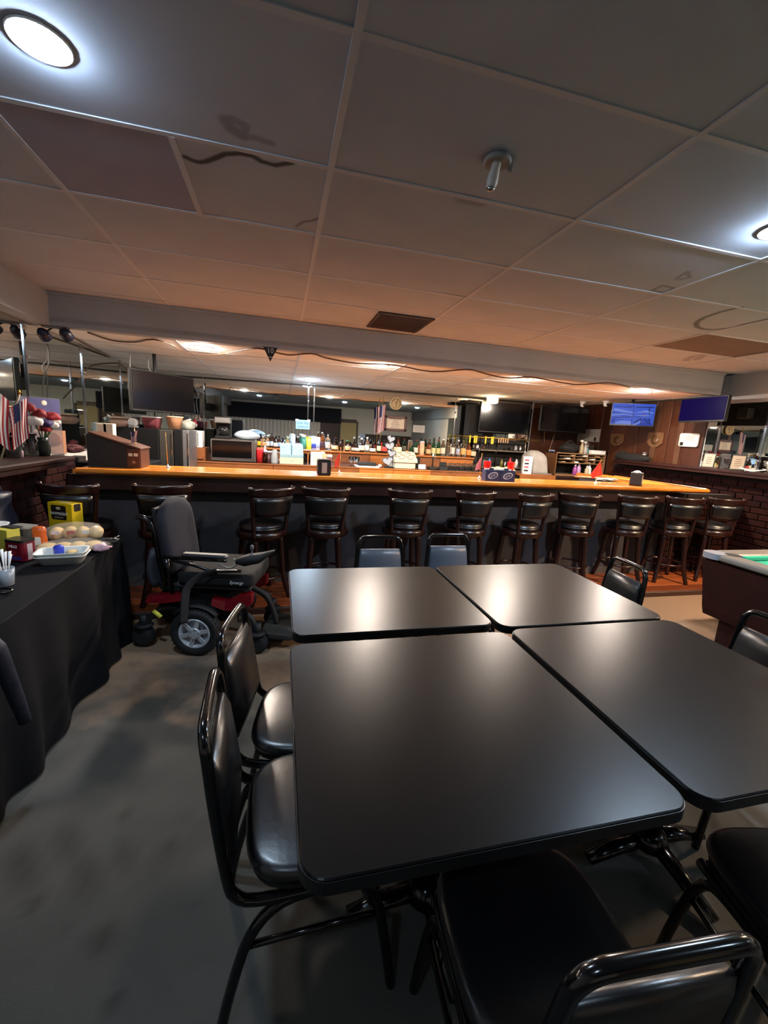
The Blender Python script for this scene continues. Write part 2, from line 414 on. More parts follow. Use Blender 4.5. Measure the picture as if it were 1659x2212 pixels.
for j in range(len(GY)-1):
    y1, y0 = GY[j], GY[j+1]
    for i in range(len(GX)-1):
        x0, x1 = GX[i], GX[i+1]
        if x0 == -1.0 and y1 < 2.55 and y0 > 1.9:
            tile(ceil, x0, -.41, y0, y1, ZC, TILEP, 'light_panel'); tile(ceil, -.41, x1, y0, y1, ZC, TILE); continue
        if x0 == 3.65 and 3.1 < y0 < 3.2: tile(ceil, x0, x1-.05, y0, y1, ZC, TILEB, 'light_panel'); continue
        tile(ceil, x0, x1, y0, y1, ZC, TILE)
for x in GX[1:-1]: MB().box((x, (GY[-1]+YBEAM)/2, ZC+.0008), (.024, YBEAM-GY[-1], .008), TBAR).build('grid_bar', ceil)
for y in GY[1:]:
    for x0, x1 in zip(GX, GX[1:]): MB().box(((x0+x1)/2, y, ZC+.0008), (x1-x0-.024, .024, .007), TBAR).build('grid_bar', ceil)
MB().box((-.41, 2.24, ZC+.0008), (.024, .6, .008), TBAR).build('grid_bar', ceil)
# dropped ceiling over the bar, its front beam and the soffit along the left wall
drop = struct('ceiling', MB().box(((XL+5.65)/2, (YBEAM+YB)/2, ZD+.05), (5.65-XL, YB-YBEAM, .04), PAINT))
DX = [XL, -1.0, .185, 1.345, 2.5, 3.65, 4.8, 5.65]; DY = [YBEAM+.1, 5.2, 5.81, 6.42, 7.03, YB]
for y0, y1 in zip(DY, DY[1:]):
    for x0, x1 in zip(DX, DX[1:]): tile(drop, x0, x1, y0, y1, ZD, TILED)
    for x0, x1 in zip(DX, DX[1:]): MB().box(((x0+x1)/2, y1, ZD+.002), (x1-x0-.024, .024, .007), TBAR).build('grid_bar', drop)
for x in DX[1:-1]: MB().box((x, (YBEAM+.1+YB)/2, ZD+.002), (.024, YB-YBEAM-.1, .008), TBAR).build('grid_bar', drop)
BEAM = mat('beam_paint', '#909296', .75, var=.06, scale=2.5)
tr = struct('trim_2', MB().box(((-1.98+5.65)/2, YBEAM+.05, (ZD+ZC)/2+.01), (5.65+1.98, .1, ZC-ZD+.03), BEAM))
MB().box(((-1.98+5.65)/2, YBEAM-.012, ZC-.014), (5.65+1.98, .02, .024), BEAM).build('moulding', tr)
struct('trim_3', MB().box((XL+.085, (YF+YBEAM+.1)/2, (ZD+ZC)/2+.01), (.17, YBEAM+.1-YF, ZC-ZD+.03), BEAM))
struct('trim_4', MB().box((5.64, (YBEAM+.1+YB)/2, (ZD+ZC)/2+.01), (.02, YB-YBEAM-.1, ZC-ZD+.03), BEAM))
struct('trim_5', MB().box((XR-.02, (YF+4.8)/2, 2.43), (.04, 4.8-YF, .37), BEAM))

# ---- rear of the room, seen only in the mirrors
rear = wf
DRAPE = mat('grey_drape', '#ece6dd', .9)
mb = MB().grid(150, 2, lambda u, v: (-2.0+3.7*u, YF+.06+.035*math.sin(u*150), .05+1.83*v), DRAPE); tag(mb.build('curtain'), 'pale grey pleated curtain along the rear wall, seen in the bar mirror', 'curtain')
tag(MB().box((0, 0, 0), (4.7, .1, .62), mat('navy_valance', '#1d1f2a', .9)).build('valance', None, (.25, YF+.1, 2.2)), 'dark navy valance above the grey curtain, seen in the bar mirror', 'valance')
for k in range(6): MB().box((1.83+.27*k, YF+.012, 1.05), (.262, .02, 2.1), PANW[k % 3], b=.004).build('wall_panel', wf)
d = struct('door_1', MB().box((2.95, YF+.03, 1.0), (.74, .03, 2.0), mat('door_cream', '#c9b482', .6)))
MB().box((2.95, YF+.05, 1.98), (.86, .05, .07), DARKW).box((2.56, YF+.05, 1.0), (.07, .05, 2.0), DARKW).box((3.34, YF+.05, 1.0), (.07, .05, 2.0), DARKW).build('door_frame', d)
MB().lathe([(.02, 0), (.03, .02), (.03, .04), (.01, .055)], CHROME, n=10, T=Matrix.Translation((2.68, YF+.05, 1.0)) @ Matrix.Rotation(-PI/2, 4, 'X')).build('door_handle', d)
mb = MB().box((4.78, YF+.03, .75), (2.2, .06, 1.5), mat('dark_wainscot', '#2a1d1c', .5)); mb.build('wainscot', wf)

# ---- lamps
def downlight(label, loc, col, e, r=.085, dome=.017):
    t = thing('downlight', label, 'ceiling light', loc)
    MB().lathe([(r*1.07, 0), (r*1.075, -.004), (r*1.02, -.006), (r*1.0, -.004), (r*.98, 0)], WHITE, n=28).build('trim_ring', t)
    key = 'lit_lens_%.3f_%d' % (col[2], int(e))
    m = mat(key, '#ffffff', .5, emit=col, es=e)
    MB().lathe([(r*.99, -.001), (r*.97, -.005), (r*.8, -.005-dome*.5), (r*.4, -.005-dome*.9), (.002, -.005-dome)], m, n=28).build('lens', t)
    return t
for p, n in (((440, 751), 'leftmost warm recessed light over the bar, near the hanging television'), ((821, 789), 'second warm recessed light from the left over the bar'),
             ((1135, 819), 'third warm recessed light from the left over the bar'), ((1392, 845), 'rightmost warm recessed light over the bar, above the lit blue screen')):
    c = at_z(*p, ZD); downlight(n, (c.x, c.y, ZD), WARM, WARM_E, .085)
c = at_z(672, 821, ZD); downlight('cool white recessed light close to the back mirror above the cash bar sign', (c.x, c.y, ZD), COOL, WHITE_E, .085)
downlight('large round cool white recessed light at the upper left of the ceiling', (-.68, 1.628, ZC), COOL, COOL_E, .074)
c = at_z(1689, 497, ZC); downlight('cool white recessed light cut off by the right edge of the photo', (c.x, c.y, ZC), COOL, COOL_E*2, .083)
downlight('added warm ceiling light, unseen beyond the right edge, brightening floor and pool table', (5.05, 1.66, ZC), (1, .70, .45), 900, .083)  # added lamp, out of view: warms the right floor, platform and pool table
for k, xx in enumerate((-.72, 2.26, 5.03)):
    downlight('%s cool ceiling light at the rear of the room, seen in the bar mirror' % ('left', 'middle', 'right')[k], (xx, -.6, ZC), COOL, BACK_COOL_E, .083)

# ================================================================== PLATFORM AND BAR
PZ = .055
pf = thing('bar_platform', 'low wooden plank platform under the bar stools along the bar front', 'platform', ((XL+XR)/2, 3.8, 0))
MB().box((0, -.01, .02), (XR-XL-.3, .58, .04), DARKW).build('base_frame', pf)
MB().box((0, -.325, .0275), (XR-XL-.3, .03, .055), mat('dark_riser', '#3a2016', .5), b=.006).build('riser', pf)
yy = -.31
for r in range(4):
    x = XL+.16-((r*.67) % 1.3)
    while x < XR-.15:
        L = (1.9, 1.55, 2.1)[(r+int(x*3)) % 3]; a, b = max(x, XL+.15), min(x+L, XR-.15)
        if b-a > .05: MB().box(((a+b)/2-(XL+XR)/2, yy+.0775, .0475), (b-a-.004, .151, .015), PLANK[rnd.randrange(3)], b=.003).build('plank', pf)
        x += L
    yy += .155

bar = thing('bar_counter', 'long lacquered wooden bar counter with dark carpeted front facing the stools', 'bar', (0, 0, 0))
BX0, BX1, BYF = -1.62, 4.93, 3.85
PANEL = mat('charcoal_carpet_panel', '#3a383b', .9, var=.15, scale=8, bump=.3, bscale=160)
MB().box((1.36, 4.16, .58), (6.1, .1, 1.05), PANEL).build('front_panel', bar)
MB().box((1.36, 4.1, .10), (6.1, .02, .09), mat('grey_kick_strip', '#4c4744', .6)).build('kick_strip', bar)
MB().box((1.36, 4.02, 1.03), (6.1, .16, .12), DARKW).build('apron', bar)
for k in range(9):
    x = -1.3+.68*k; MB().box((x, 3.97, 1.02), (.018, .03, .11), STEEL).build('bracket', bar)
# top made of glued boards, front arm rail with a rounded nose
for k in range(4):
    y0 = BYF+.09+.122*k; MB().box(((BX0+BX1)/2-.02, y0+.06, 1.125), (BX1-BX0-.05, .12, .03), BARW if k % 2 else mat('lacquered_bar_wood_b', '#c06a22', .22, var=.28, scale=5, stretch=(1, 14, 8), coat=.4), b=.003).build('top_board', bar)
prof = [(0, 1.112), (-.012, 1.122), (-.014, 1.136), (-.004, 1.148), (.02, 1.153), (.05, 1.151), (.075, 1.143), (.088, 1.135), (.095, 1.11), (.06, 1.098), (.02, 1.1)]
mb = MB(); n = len(prof)
vs = [(BX0+.03, BYF+a, b) for a, b in prof]+[(BX1+(-.06 if a > .03 else 0), BYF+a, b) for a, b in prof]
mb.add(vs, [list(range(n)), [n+i for i in range(n)][::-1]]+[(i, n+i, n+(i+1) % n, (i+1) % n) for i in range(n)], BARW, smooth=False); mb.build('arm_rail', bar)
MB().prism([(BX0, BYF+.02), (BX0+.1, BYF+.02), (BX0+.1, BYF+.58), (BX0+.0, BYF+.58)], 1.105, 1.1402, BARW).build('end_board', bar)
MB().box((4.74, 5.02, 1.125), (.5, 1.2, .03), BARW, b=.004).build('return_top', bar)
MB().box((4.505, 5.02, 1.146), (.03, 1.2, .02), BARW2, b=.004).build('return_lip', bar)
MB().box((4.93, 4.6, 1.146), (.035, 1.45, .02), BARW2, b=.004).build('return_lip', bar)
MB().box((4.74, 4.95, .55), (.4, 1.3, 1.1), PANEL).build('return_body', bar)

# ================================================================== BAR STOOLS
SEATW = mat('mahogany_stool_wood', '#250f0b', .28, var=.25, scale=7, stretch=(6, 6, 1), coat=.2)
def make_stool(label):
    t = thing('bar_stool', label, 'bar stool', group='dark wood bar stools along the bar')
    MB().cushion(circ(.195, 28), .625, .695, VINYL, .035, crown=.014).build('seat_cushion', t)
    MB().lathe([(.16, .555), (.2, .56), (.214, .572), (.217, .6), (.21, .622), (.2, .63), (.05, .63)], SEATW, n=28).build('seat_ring', t)
    for sx in (-1, 1):
        for sy in (-1, 1):
            pts = smoothpath([(sx*.115, sy*.115, .575), (sx*.128, sy*.128, .4), (sx*.142, sy*.142, .2), (sx*.182, sy*.182, 0)], 3)
            MB().tube(pts, [.03-.008*i/(len(pts)-1) for i in range(len(pts))], SEATW, 8).build('leg', t)
    MB().tube([(.185*math.cos(a), .185*math.sin(a), .215) for a in [2*PI*k/26 for k in range(26)]], .012, SEATW, 7, closed=True).build('foot_ring', t)
    def arc(r, a, z): return (r*math.sin(a), -r*math.cos(a), z)
    for s in (-1, 1):
        MB().tube(smoothpath([arc(.205, s*.78, .575), arc(.215, s*.8, .7), arc(.235, s*.82, .88), arc(.27, s*.83, 1.02)], 4), .018, SEATW, 8).build('back_post', t)
    def panel(r0, r1, z0, z1, th, a, m, nm):
        fr = lambda u, v: arc(r0+(r1-r0)*v, -a+2*a*u, z0+(z1-z0)*v); bk = lambda u, v: arc(r0+th+(r1-r0)*v, -a+2*a*u, z0+(z1-z0)*v)
        mb = MB(); n = 12; rows = 4
        rings = []
        for j in range(rows+1):
            v = j/rows; rings.append([fr(i/n, v) for i in range(n+1)]+[bk(1-i/n, v) for i in range(n+1)])
        mb.loft(rings, m); mb.build(nm, t)
    panel(.255, .272, .945, 1.015, .026, .80, SEATW, 'top_rail')
    panel(.214, .248, .775, .935, .035, .70, VINYL, 'back_pad')
    return t
ST = [((185, 1130, 140, 1045), 'first bar stool from the left, beside the brick wall behind the yellow box'),
      ((360, 1122, 350, 1045), 'second bar stool from the left, behind the power wheelchair'),
      ((565, 1125, 592, 1050), 'third bar stool from the left, turned to the right, just beyond the wheelchair'),
      ((703, 1122, 706, 1050), 'fourth bar stool from the left, square to the bar behind the left far table'),
      ((873, 1122, 890, 1050), 'fifth bar stool from the left, behind the slate chair nearest the wheelchair'),
      ((1005, 1122, 1035, 1052), 'sixth bar stool from the left, in front of the two blue drink caddies'),
      ((1125, 1127, 1167, 1056), 'seventh bar stool from the left, below the grey covered machine'),
      ((1240, 1125, 1255, 1062), 'eighth bar stool from the left, below the little red flag on the bar'),
      ((1350, 1122, 1385, 1062), 'ninth bar stool from the left, below the right black napkin dispenser'),
      ((1450, 1125, 1490, 1065), 'tenth bar stool from the left, by the right tip of the bar'),
      ((1535, 1128, 1580, 1070), 'rightmost bar stool, beyond the end of the bar near the pool table')]
stool0 = None
for i, ((a, b, c, d), lab) in enumerate(ST):
    s = at_z(a, b, .75); s.y = min(max(s.y, 3.7), 3.86); s = at_y(a, b, s.y); ang = 0
    for k in range(8):
        q = at_y(c, d, s.y-.22*math.cos(ang)); ang = math.asin(max(-.9, min(.9, (q.x-s.x)/.21)))
    if stool0 is None: stool0 = make_stool(lab); stool0.location = (s.x, s.y, PZ); stool0.rotation_euler = (0, 0, ang)
    else: dup(stool0, (s.x, s.y, PZ), ang, lab)

# ================================================================== TABLES
TOPM = mat('black_laminate_top', '#09090a', .32, bump=.02, scale=300, spec=.18)
EDGE = mat('black_vinyl_edge', '#0c0c0d', .4)
def make_table(w, d):
    t = thing('cafe_table', '', 'table', group='black square tables pushed together')
    a, b = rrect(w-.004, d-.004, .055, 7), rrect(w-.010, d-.010, .052, 7)
    MB().loft([[(x, y, .735) for x, y in a], [(x, y, .7545) for x, y in a], [(x, y, .757) for x, y in b]], TOPM, smooth=False).build('table_top', t)
    MB().prism(rrect(w, d, .057, 7), .722, .752, EDGE).build('edge_band', t)
    MB().lathe([(.04, .05), (.04, .68), (.12, .70), (.13, .722)], TUBE, n=16).build('column', t)
    for k in range(4):
        a = PI/2*k
        MB().tube([(0.03*math.cos(a), .03*math.sin(a), .075), (.15*math.cos(a), .15*math.sin(a), .06), (.27*math.cos(a), .27*math.sin(a), .03)], [.035, .032, .026], TUBE, 8, flat=.7).build('foot', t)
    MB().lathe([(.055, .04), (.075, .06), (.06, .1), (.04, .12)], TUBE, n=16).build('hub', t)
    return t
TB = [(.505, 1.99, .895, .83, 'black square table at the far left of the four, next to the wheelchair side'),
      (1.42, 1.98, .905, .87, 'black square table at the far right of the four, nearest the bar stools'),
      (.502, 1.069, .915, .888, 'large near black square table with a chair on its left, closest to the viewer'),
      (1.43, 1.078, .89, .9, 'black square table at the near right of the four, cut by the photo edge')]
for x, y, wx, dy, lab in TB:
    t = make_table(wx, dy); t['label'] = lab; t.location = (x, y, 0)

# ================================================================== BANQUET CHAIRS
def make_chair(padm, label):
    t = thing('banquet_chair', label, 'chair', group='banquet chairs around the tables')
    poly = rrect(.42, .40, .06, 5, 0, .0); poly = [(x*(1-.10*max(0, y/.2)**2), y if y < 0 else y*(1.0)) for x, y in poly]
    out = []
    for k in range(40):
        a = 2*PI*k/40; e = .42 if math.sin(a) > 0 else .32
        out.append((.208*math.copysign(abs(math.cos(a))**(.55), math.cos(a)), .205*math.copysign(abs(math.sin(a))**.62, math.sin(a))))
    MB().cushion(out, .425, .478, padm, .026, crown=.012).build('seat', t)
    MB().prism([(x*.95, y*.95) for x, y in out], .413, .426, BLACK).build('seat_board', t)
    fr = [(-.19, .15, .40), (-.192, 0, .398), (-.19, -.17, .40), (-.186, -.225, .425), (-.18, -.245, .48), (-.166, -.272, .66), (-.156, -.287, .79), (-.148, -.292, .825), (-.125, -.297, .85),
          (-.08, -.299, .856), (.08, -.299, .856), (.125, -.297, .85), (.148, -.292, .825), (.156, -.287, .79), (.166, -.272, .66), (.18, -.245, .48), (.186, -.225, .425), (.19, -.17, .40), (.192, 0, .398), (.19, .15, .40)]
    MB().tube(smoothpath(fr, 3), .0145, TUBE, 8).build('back_frame', t)
    for s in (-1, 1):
        MB().tube(smoothpath([(s*.19, .02, .392), (s*.192, -.11, .38), (s*.197, -.19, .30), (s*.203, -.24, .13), (s*.207, -.265, .0)], 4), .0145, TUBE, 8).build('leg', t)
        MB().tube(smoothpath([(s*.19, .0, .392), (s*.19, .10, .375), (s*.194, .145, .30), (s*.2, .18, .13), (s*.204, .20, .0)], 4), .0145, TUBE, 8).build('leg', t)
        MB().tube([(s*.196, -.2, .27), (s*.195, .155, .27)], .009, TUBE, 7).build('stretcher', t)
    MB().tube([(-.19, .14, .4), (.19, .14, .4)], .012, TUBE, 7).build('front_rail', t)
    # padded back: a tapered slab lying between the uprights
    rings = []
    for k in range(9):
        v = k/8; z = .475+.30*v; hw = (.170-.022*v); y0 = -.243-.042*v; th = .024 if 0 < k < 8 else .012
        e = .008 if k in (0, 8) else 0
        rings.append([(-hw+e, y0+th*.2, z), (-hw*.9, y0+th, z), (0, y0+th+.004, z), (hw*.9, y0+th, z), (hw-e, y0+th*.2, z), (hw*.92, y0-th*.55, z), (0, y0-th*.6, z), (-hw*.92, y0-th*.55, z)])
    MB().loft(rings, padm).build('back_pad', t)
    return t
CH = [(.125, 1.085, -88, VINYL, 'near black chair on the left side of the near table, back towards the floor aisle'),
      (.125, 1.50, -100, VINYL, 'second black chair on the left side, just beyond the near left chair'),
      (.69, 2.46, 180, SLATE, 'slate grey padded chair at the far side of the far left table'),
      (1.23, 2.53, 180, SLATE, 'slate blue padded chair at the far side, right of the other slate chair'),
      (1.86, 2.12, 84, VINYL, 'black chair at the right end of the far right table, by the platform'),
      (1.86, 1.25, 88, VINYL, 'black chair at the right photo edge, in front of the pool table'),
      (.585, .65, -4, VINYL, 'black chair nearest the viewer with its shiny handle at the bottom of the photo'),
      (1.36, .56, -12, VINYL, 'black chair at the lower right corner, under the near right table')]
protos = {}
for x, y, a, pm, lab in CH:
    if pm.name not in protos: c = make_chair(pm, lab); protos[pm.name] = c; c.location = (x, y, 0); c.rotation_euler = (0, 0, R(a))
    else: dup(protos[pm.name], (x, y, 0), R(a), lab)

# ================================================================== POOL TABLE
pt = thing('pool_table', 'coin style pool table with green cloth and dark red-brown cabinet at the right', 'pool table', (3.93, 1.37, 0), 0)
PRAIL = mat('grey_laminate_rail', '#6a655f', .4); PCAB = mat('maroon_cabinet', '#260d09', .65, spec=.15, var=.2, scale=6)
FELT = mat('green_felt', '#12957a', .95, bump=.2, scale=300)
W2, D2 = .66, 1.16
MB().loft([[(sx*(W2-.07), sy*(D2-.07), .30) for sx, sy in ((-1, -1), (1, -1), (1, 1), (-1, 1))], [(sx*(W2-.06), sy*(D2-.06), .36) for sx, sy in ((-1, -1), (1, -1), (1, 1), (-1, 1))], [(sx*(W2-.02), sy*(D2-.02), .745) for sx, sy in ((-1, -1), (1, -1), (1, 1), (-1, 1))]], PCAB, smooth=False).build('cabinet', pt)
for sx in (-1, 1):
    MB().box((sx*(W2-.075), 0, .785), (.15, 2*D2-.3, .045), PRAIL, b=.012).build('rail', pt)
    MB().box((sx*(W2-.165), 0, .782), (.035, 2*D2-.46, .036), FELT, b=.008).build('rail_cushion', pt)
    MB().box((0, sx*(D2-.075), .785), (2*W2-.3, .15, .045), PRAIL, b=.012).build('rail', pt)
    MB().box((0, sx*(D2-.165), .782), (2*W2-.46, .035, .036), FELT, b=.008).build('rail_cushion', pt)
    for sy in (-1, 1):
        cx, cy = sx*(W2-.075), sy*(D2-.075)
        MB().prism([(cx+a, cy+b) for a, b in rrect(.152, .152, .06, 5)], .762, .808, mat('pale_grey_corner', '#85868c', .35)).build('rail_corner', pt)
        MB().lathe([(.001, .0), (.052, .0), (.056, .002), (.05, .0035), (.001, .003)], BLACK, (sx*(W2-.15), sy*(D2-.15), .806), 14).build('pocket', pt)
        MB().box((sx*(W2-.2), sy*(D2-.25), .16), (.17, .17, .32), PCAB, b=.01).build('leg', pt)
for k in range(3):
    for sx in (-1, 1): MB().lathe([(.001, 0), (.006, .0), (.001, .001)], WHITE, (sx*(W2-.07), -.8+.55*k, .808), 6).build('rail_sight', pt)
MB().box((0, 0, .755), (2*W2-.3, 2*D2-.3, .02), FELT).build('playing_cloth', pt)

# ================================================================== POWER WHEELCHAIR  (local x forward, y to its left)
wc = thing('power_wheelchair', 'red and black power wheelchair with silver spoked wheel parked facing right', 'wheelchair', (-.475, 3.14, 0), R(-13))
SEATC = mat('black_seat_fabric', '#0d0d10', .9, bump=.15, scale=200); CLOTH = mat('charcoal_upholstery', '#1a1a25', .9, bump=.15, scale=200); SHROUD = mat('candy_red_shroud', '#6a0d16', .22, coat=.5)
RIM = mat('silver_rim', '#c6c9cf', .35, .35)
MB().box((-.02, 0, .30), (.62, .30, .16), PLASM, b=.03).build('base_frame', wc)
MB().box((-.16, 0, .43), (.30, .34, .10), PLASM, b=.03).build('battery_box', wc)
MB().lathe([(.03, .40), (.03, .50)], STEEL, n=12).build('seat_post', wc)
for s in (-1, 1):
    MB().loft([[(x, s*(.235-.02*abs(t)), z) for t, z in ((0, zb), (1, zt))]+[(x, s*.16, zt), (x, s*.16, zb)] for x, zb, zt in ((-.36, .335, .375), (-.26, .335, .39), (-.12, .36, .405))], SHROUD, smooth=False).build('rear_shroud', wc, label='candy red rear shroud')
    MB().loft([[(x, s*(.245-.015*t), z) for t, z in ((0, zb), (1, zt))]+[(x, s*.16, zt), (x, s*.16, zb)] for x, zb, zt in ((.09, .345, .385), (.18, .31, .37), (.27, .31, .42), (.36, .36, .43))], SHROUD, smooth=False).build('front_shroud', wc, label='candy red front shroud')
    fen = MB(); pts = [(.185*math.cos(a), s*.275, .165+.185*math.sin(a)) for a in [R(40+10*k) for k in range(11)]]
    fen.tube(pts, .03, PLASM, 6, flat=.3, up=(0, 0, 1)); fen.build('fender', wc)
    # drive wheel: tyre, rim, spokes, bolts
    Tm = Matrix.Translation((0, s*.275, .165)) @ Matrix.Rotation(-s*PI/2, 4, 'X')      # lathe axis -> outward
    wt = MB().lathe([(.105, -.04), (.145, -.046), (.16, -.036), (.165, -.015), (.165, .015), (.16, .036), (.145, .046), (.112, .042), (.104, .03), (.104, -.04)], RUB, n=36, T=Tm)
    for k in range(36):
        a = 2*PI*k/36; wt.box((.158*math.cos(a), .158*math.sin(a), .022), (.018, .009, .03), RUB, rz=a, T=Tm)
    wheel = wt.build('drive_wheel', wc)
    MB().lathe([(.085, .02), (.107, .036), (.107, .042), (.098, .043), (.088, .034), (.086, .02)], RIM, n=36, T=Tm).lathe([(.088, .0), (.088, .012), (.002, .012)], BLACK, n=24, T=Tm).build('rim', wheel)
    sp = MB()
    for k in range(6):
        a = 2*PI*k/6+.26
        for db in (-.09, .09):
            sp.box((.066*math.cos(a+db), .066*math.sin(a+db), .036), (.062, .017, .008), RIM, rz=a, T=Tm, b=.002)
    sp.lathe([(.042, .03), (.042, .042), (.03, .044), (.002, .044)], RIM, n=18, T=Tm); sp.build('spokes', wheel)
    bo = MB()
    for k in range(6):
        a = 2*PI*k/6+.26; bo.lathe([(.006, .04), (.006, .05), (.001, .053)], STEEL, (.034*math.cos(a), .034*math.sin(a), 0), 7, T=Tm)
    bo.build('wheel_bolts', wheel)
    # casters
    for cx, cy, r, nm in ((-.40, s*.2, .075, 'rear_caster'), (.40, s*.22, .07, 'front_caster')):
        Tc = Matrix.Translation((cx, cy, r)) @ Matrix.Rotation(PI/2, 4, 'X')
        ca = MB().lathe([(.001, -.04), (r*.55, -.042), (r*.85, -.038), (r, -.02), (r, .02), (r*.85, .038), (r*.55, .042), (.001, .04)], RUB, n=24, T=Tc).build(nm, wc)
        sg = 1 if cx > 0 else -1
        MB().tube(smoothpath([(cx-sg*.26, cy*.8, .26), (cx-sg*.14, cy*.95, .29), (cx-sg*.04, cy, .25 if cx > 0 else .2), (cx-sg*.01, cy, r+.06)], 4), .02, PLASM, 8).tube([(cx, cy, r+.06), (cx, cy, r*2+.08)], .027, PLASM, 10).lathe([(.05, -.006), (.066, -.004), (.05, .012)], PLASM, (cx, cy, r*2+.005), 14).build('fork', ca)
    MB().tube([(.26, s*.17, .20), (.27, s*.17, .33)], .018, STEEL, 8).build('suspension_spring', wc)
    MB().tube([(-.30, s*.25, .285), (-.245, s*.262, .25)], .014, mat('yellow_grip', '#d9d24a', .5), 8).build('release_lever', wc, label='yellow release lever')
# seat and back
MB().cushion(rrect(.52, .48, .05, 4, .11, 0), .475, .575, SEATC, .03, crown=.012).build('seat_cushion', wc)
MB().box((.10, 0, .462), (.50, .44, .022), PLASM, b=.006).build('seat_pan', wc)
text('Synergy', .03, WHITE, 'cushion_logo', wc, Matrix.Translation((.26, -.2415, .515)) @ FRONT, shear=.3)
Tb = Matrix.Translation((-.19, 0, .54)) @ Matrix.Rotation(R(-9), 4, 'Y')
rings = []
for k in range(13):
    v = k/12; z = .505*v; hw = .215+.015*math.sin(PI*v); th = .05
    if v > .72: hw *= math.sqrt(max(.02, 1-((v-.72)/.285)**2)); th *= .55+.45*math.sqrt(max(.02, 1-((v-.72)/.285)**2))
    rings.append([(th*math.copysign(abs(math.cos(a))**.6, math.cos(a))*.95, hw*math.copysign(abs(math.sin(a))**.75, math.sin(a)), z) for a in [2*PI*j/20 for j in range(20)]])
MB().loft(rings, CLOTH, T=Tb).build('backrest', wc)
MB().box((-.055, 0, .25), (.03, .36, .42), PLASM, T=Tb, b=.01).build('back_shell', wc)
for s in (-1, 1):
    MB().tube(smoothpath([(-.24, s*.2, .46), (-.27, s*.215, .68), (-.30, s*.22, .87), (-.35, s*.225, .93), (-.40, s*.225, .93)], 4), .016, TUBE, 8).build('push_cane', wc)
# near armrest with the joystick, far armrest flipped up
MB().box((.06, -.255, .70), (.30, .065, .03), VINYL, b=.012).build('arm_pad', wc)
MB().tube([(-.22, -.255, .675), (.02, -.255, .672), (.2, -.255, .672)], .012, TUBE, 8).tube([(-.2, -.25, .67), (-.18, -.25, .48)], .016, TUBE, 8).tube(smoothpath([(-.16, -.26, .66), (.0, -.265, .63), (.12, -.265, .60), (.30, -.265, .61)], 4), .011, TUBE, 7).build('arm_frame', wc)
MB().tube(smoothpath([(-.24, .26, .58), (-.27, .26, .75), (-.30, .26, .88), (-.36, .26, .94), (-.46, .26, .945)], 4), [.018+.012*min(1, i/9) for i in range(17)], CLOTH, 8).build('arm_pad', wc)
jb = MB().loft([[(.27, -.255+y, z) for y, z in ((-.03, .665), (.03, .665), (.03, .69), (-.03, .69))], [(.33, -.255+y, z) for y, z in ((-.045, .655), (.045, .655), (.045, .715), (-.045, .715))], [(.43, -.255+y, z) for y, z in ((-.04, .68), (.04, .68), (.04, .735), (-.04, .735))], [(.52, -.255+y, z) for y, z in ((-.015, .755), (.015, .755), (.015, .765), (-.015, .765))]], PLASM).build('joystick_box', wc)
MB().lathe([(.024, 0), (.018, .016), (.007, .02), (.006, .045), (.013, .055), (.013, .075), (.004, .082)], mat('grey_rubber', '#4a4a4e', .6), (.37, -.255, .71), 12).build('joystick', jb)
MB().tube(smoothpath([(.15, -.262, .655), (.22, -.275, .63), (.28, -.27, .66), (.25, -.26, .69)], 4), .006, mat('grey_cable', '#77756c', .5), 6).build('cable', wc)
MB().tube(smoothpath([(.14, -.262, .60), (.05, -.29, .575), (-.03, -.32, .50), (-.045, -.335, .40), (-.055, -.335, .25)], 5), .03, mat('dark_webbing', '#232326', .85), 8, flat=.18, up=(1, 0, 0)).build('seat_belt', wc, label='dark webbing belt hanging over the wheel')
# footplate
MB().tube(smoothpath([(.28, 0, .40), (.40, 0, .33), (.46, 0, .2), (.48, 0, .12)], 4), .022, PLASM, 8).build('leg_hanger', wc)
MB().prism([(.40, -.17), (.60, -.19), (.68, -.12), (.70, 0), (.68, .12), (.60, .19), (.40, .17)], .10, .118, mat('grey_footplate', '#34332f', .6, var=.2, scale=40)).prism([(.39, -.18), (.61, -.2), (.70, -.13), (.72, 0), (.70, .13), (.61, .2), (.39, .18)], .088, .1, PLASM).build('footplate', wc)
# carry bag on the back
rg = []
for k in range(7):
    v = k/6; rg.append([(-.34-.02*math.sin(PI*v)+.05*math.cos(a), .0+(.17+.02*math.sin(PI*v))*math.sin(a), .42+.26*v) for a in [2*PI*j/14 for j in range(14)]])
MB().loft(rg, mat('grey_nylon', '#33353d', .6)).build('carry_bag', wc)

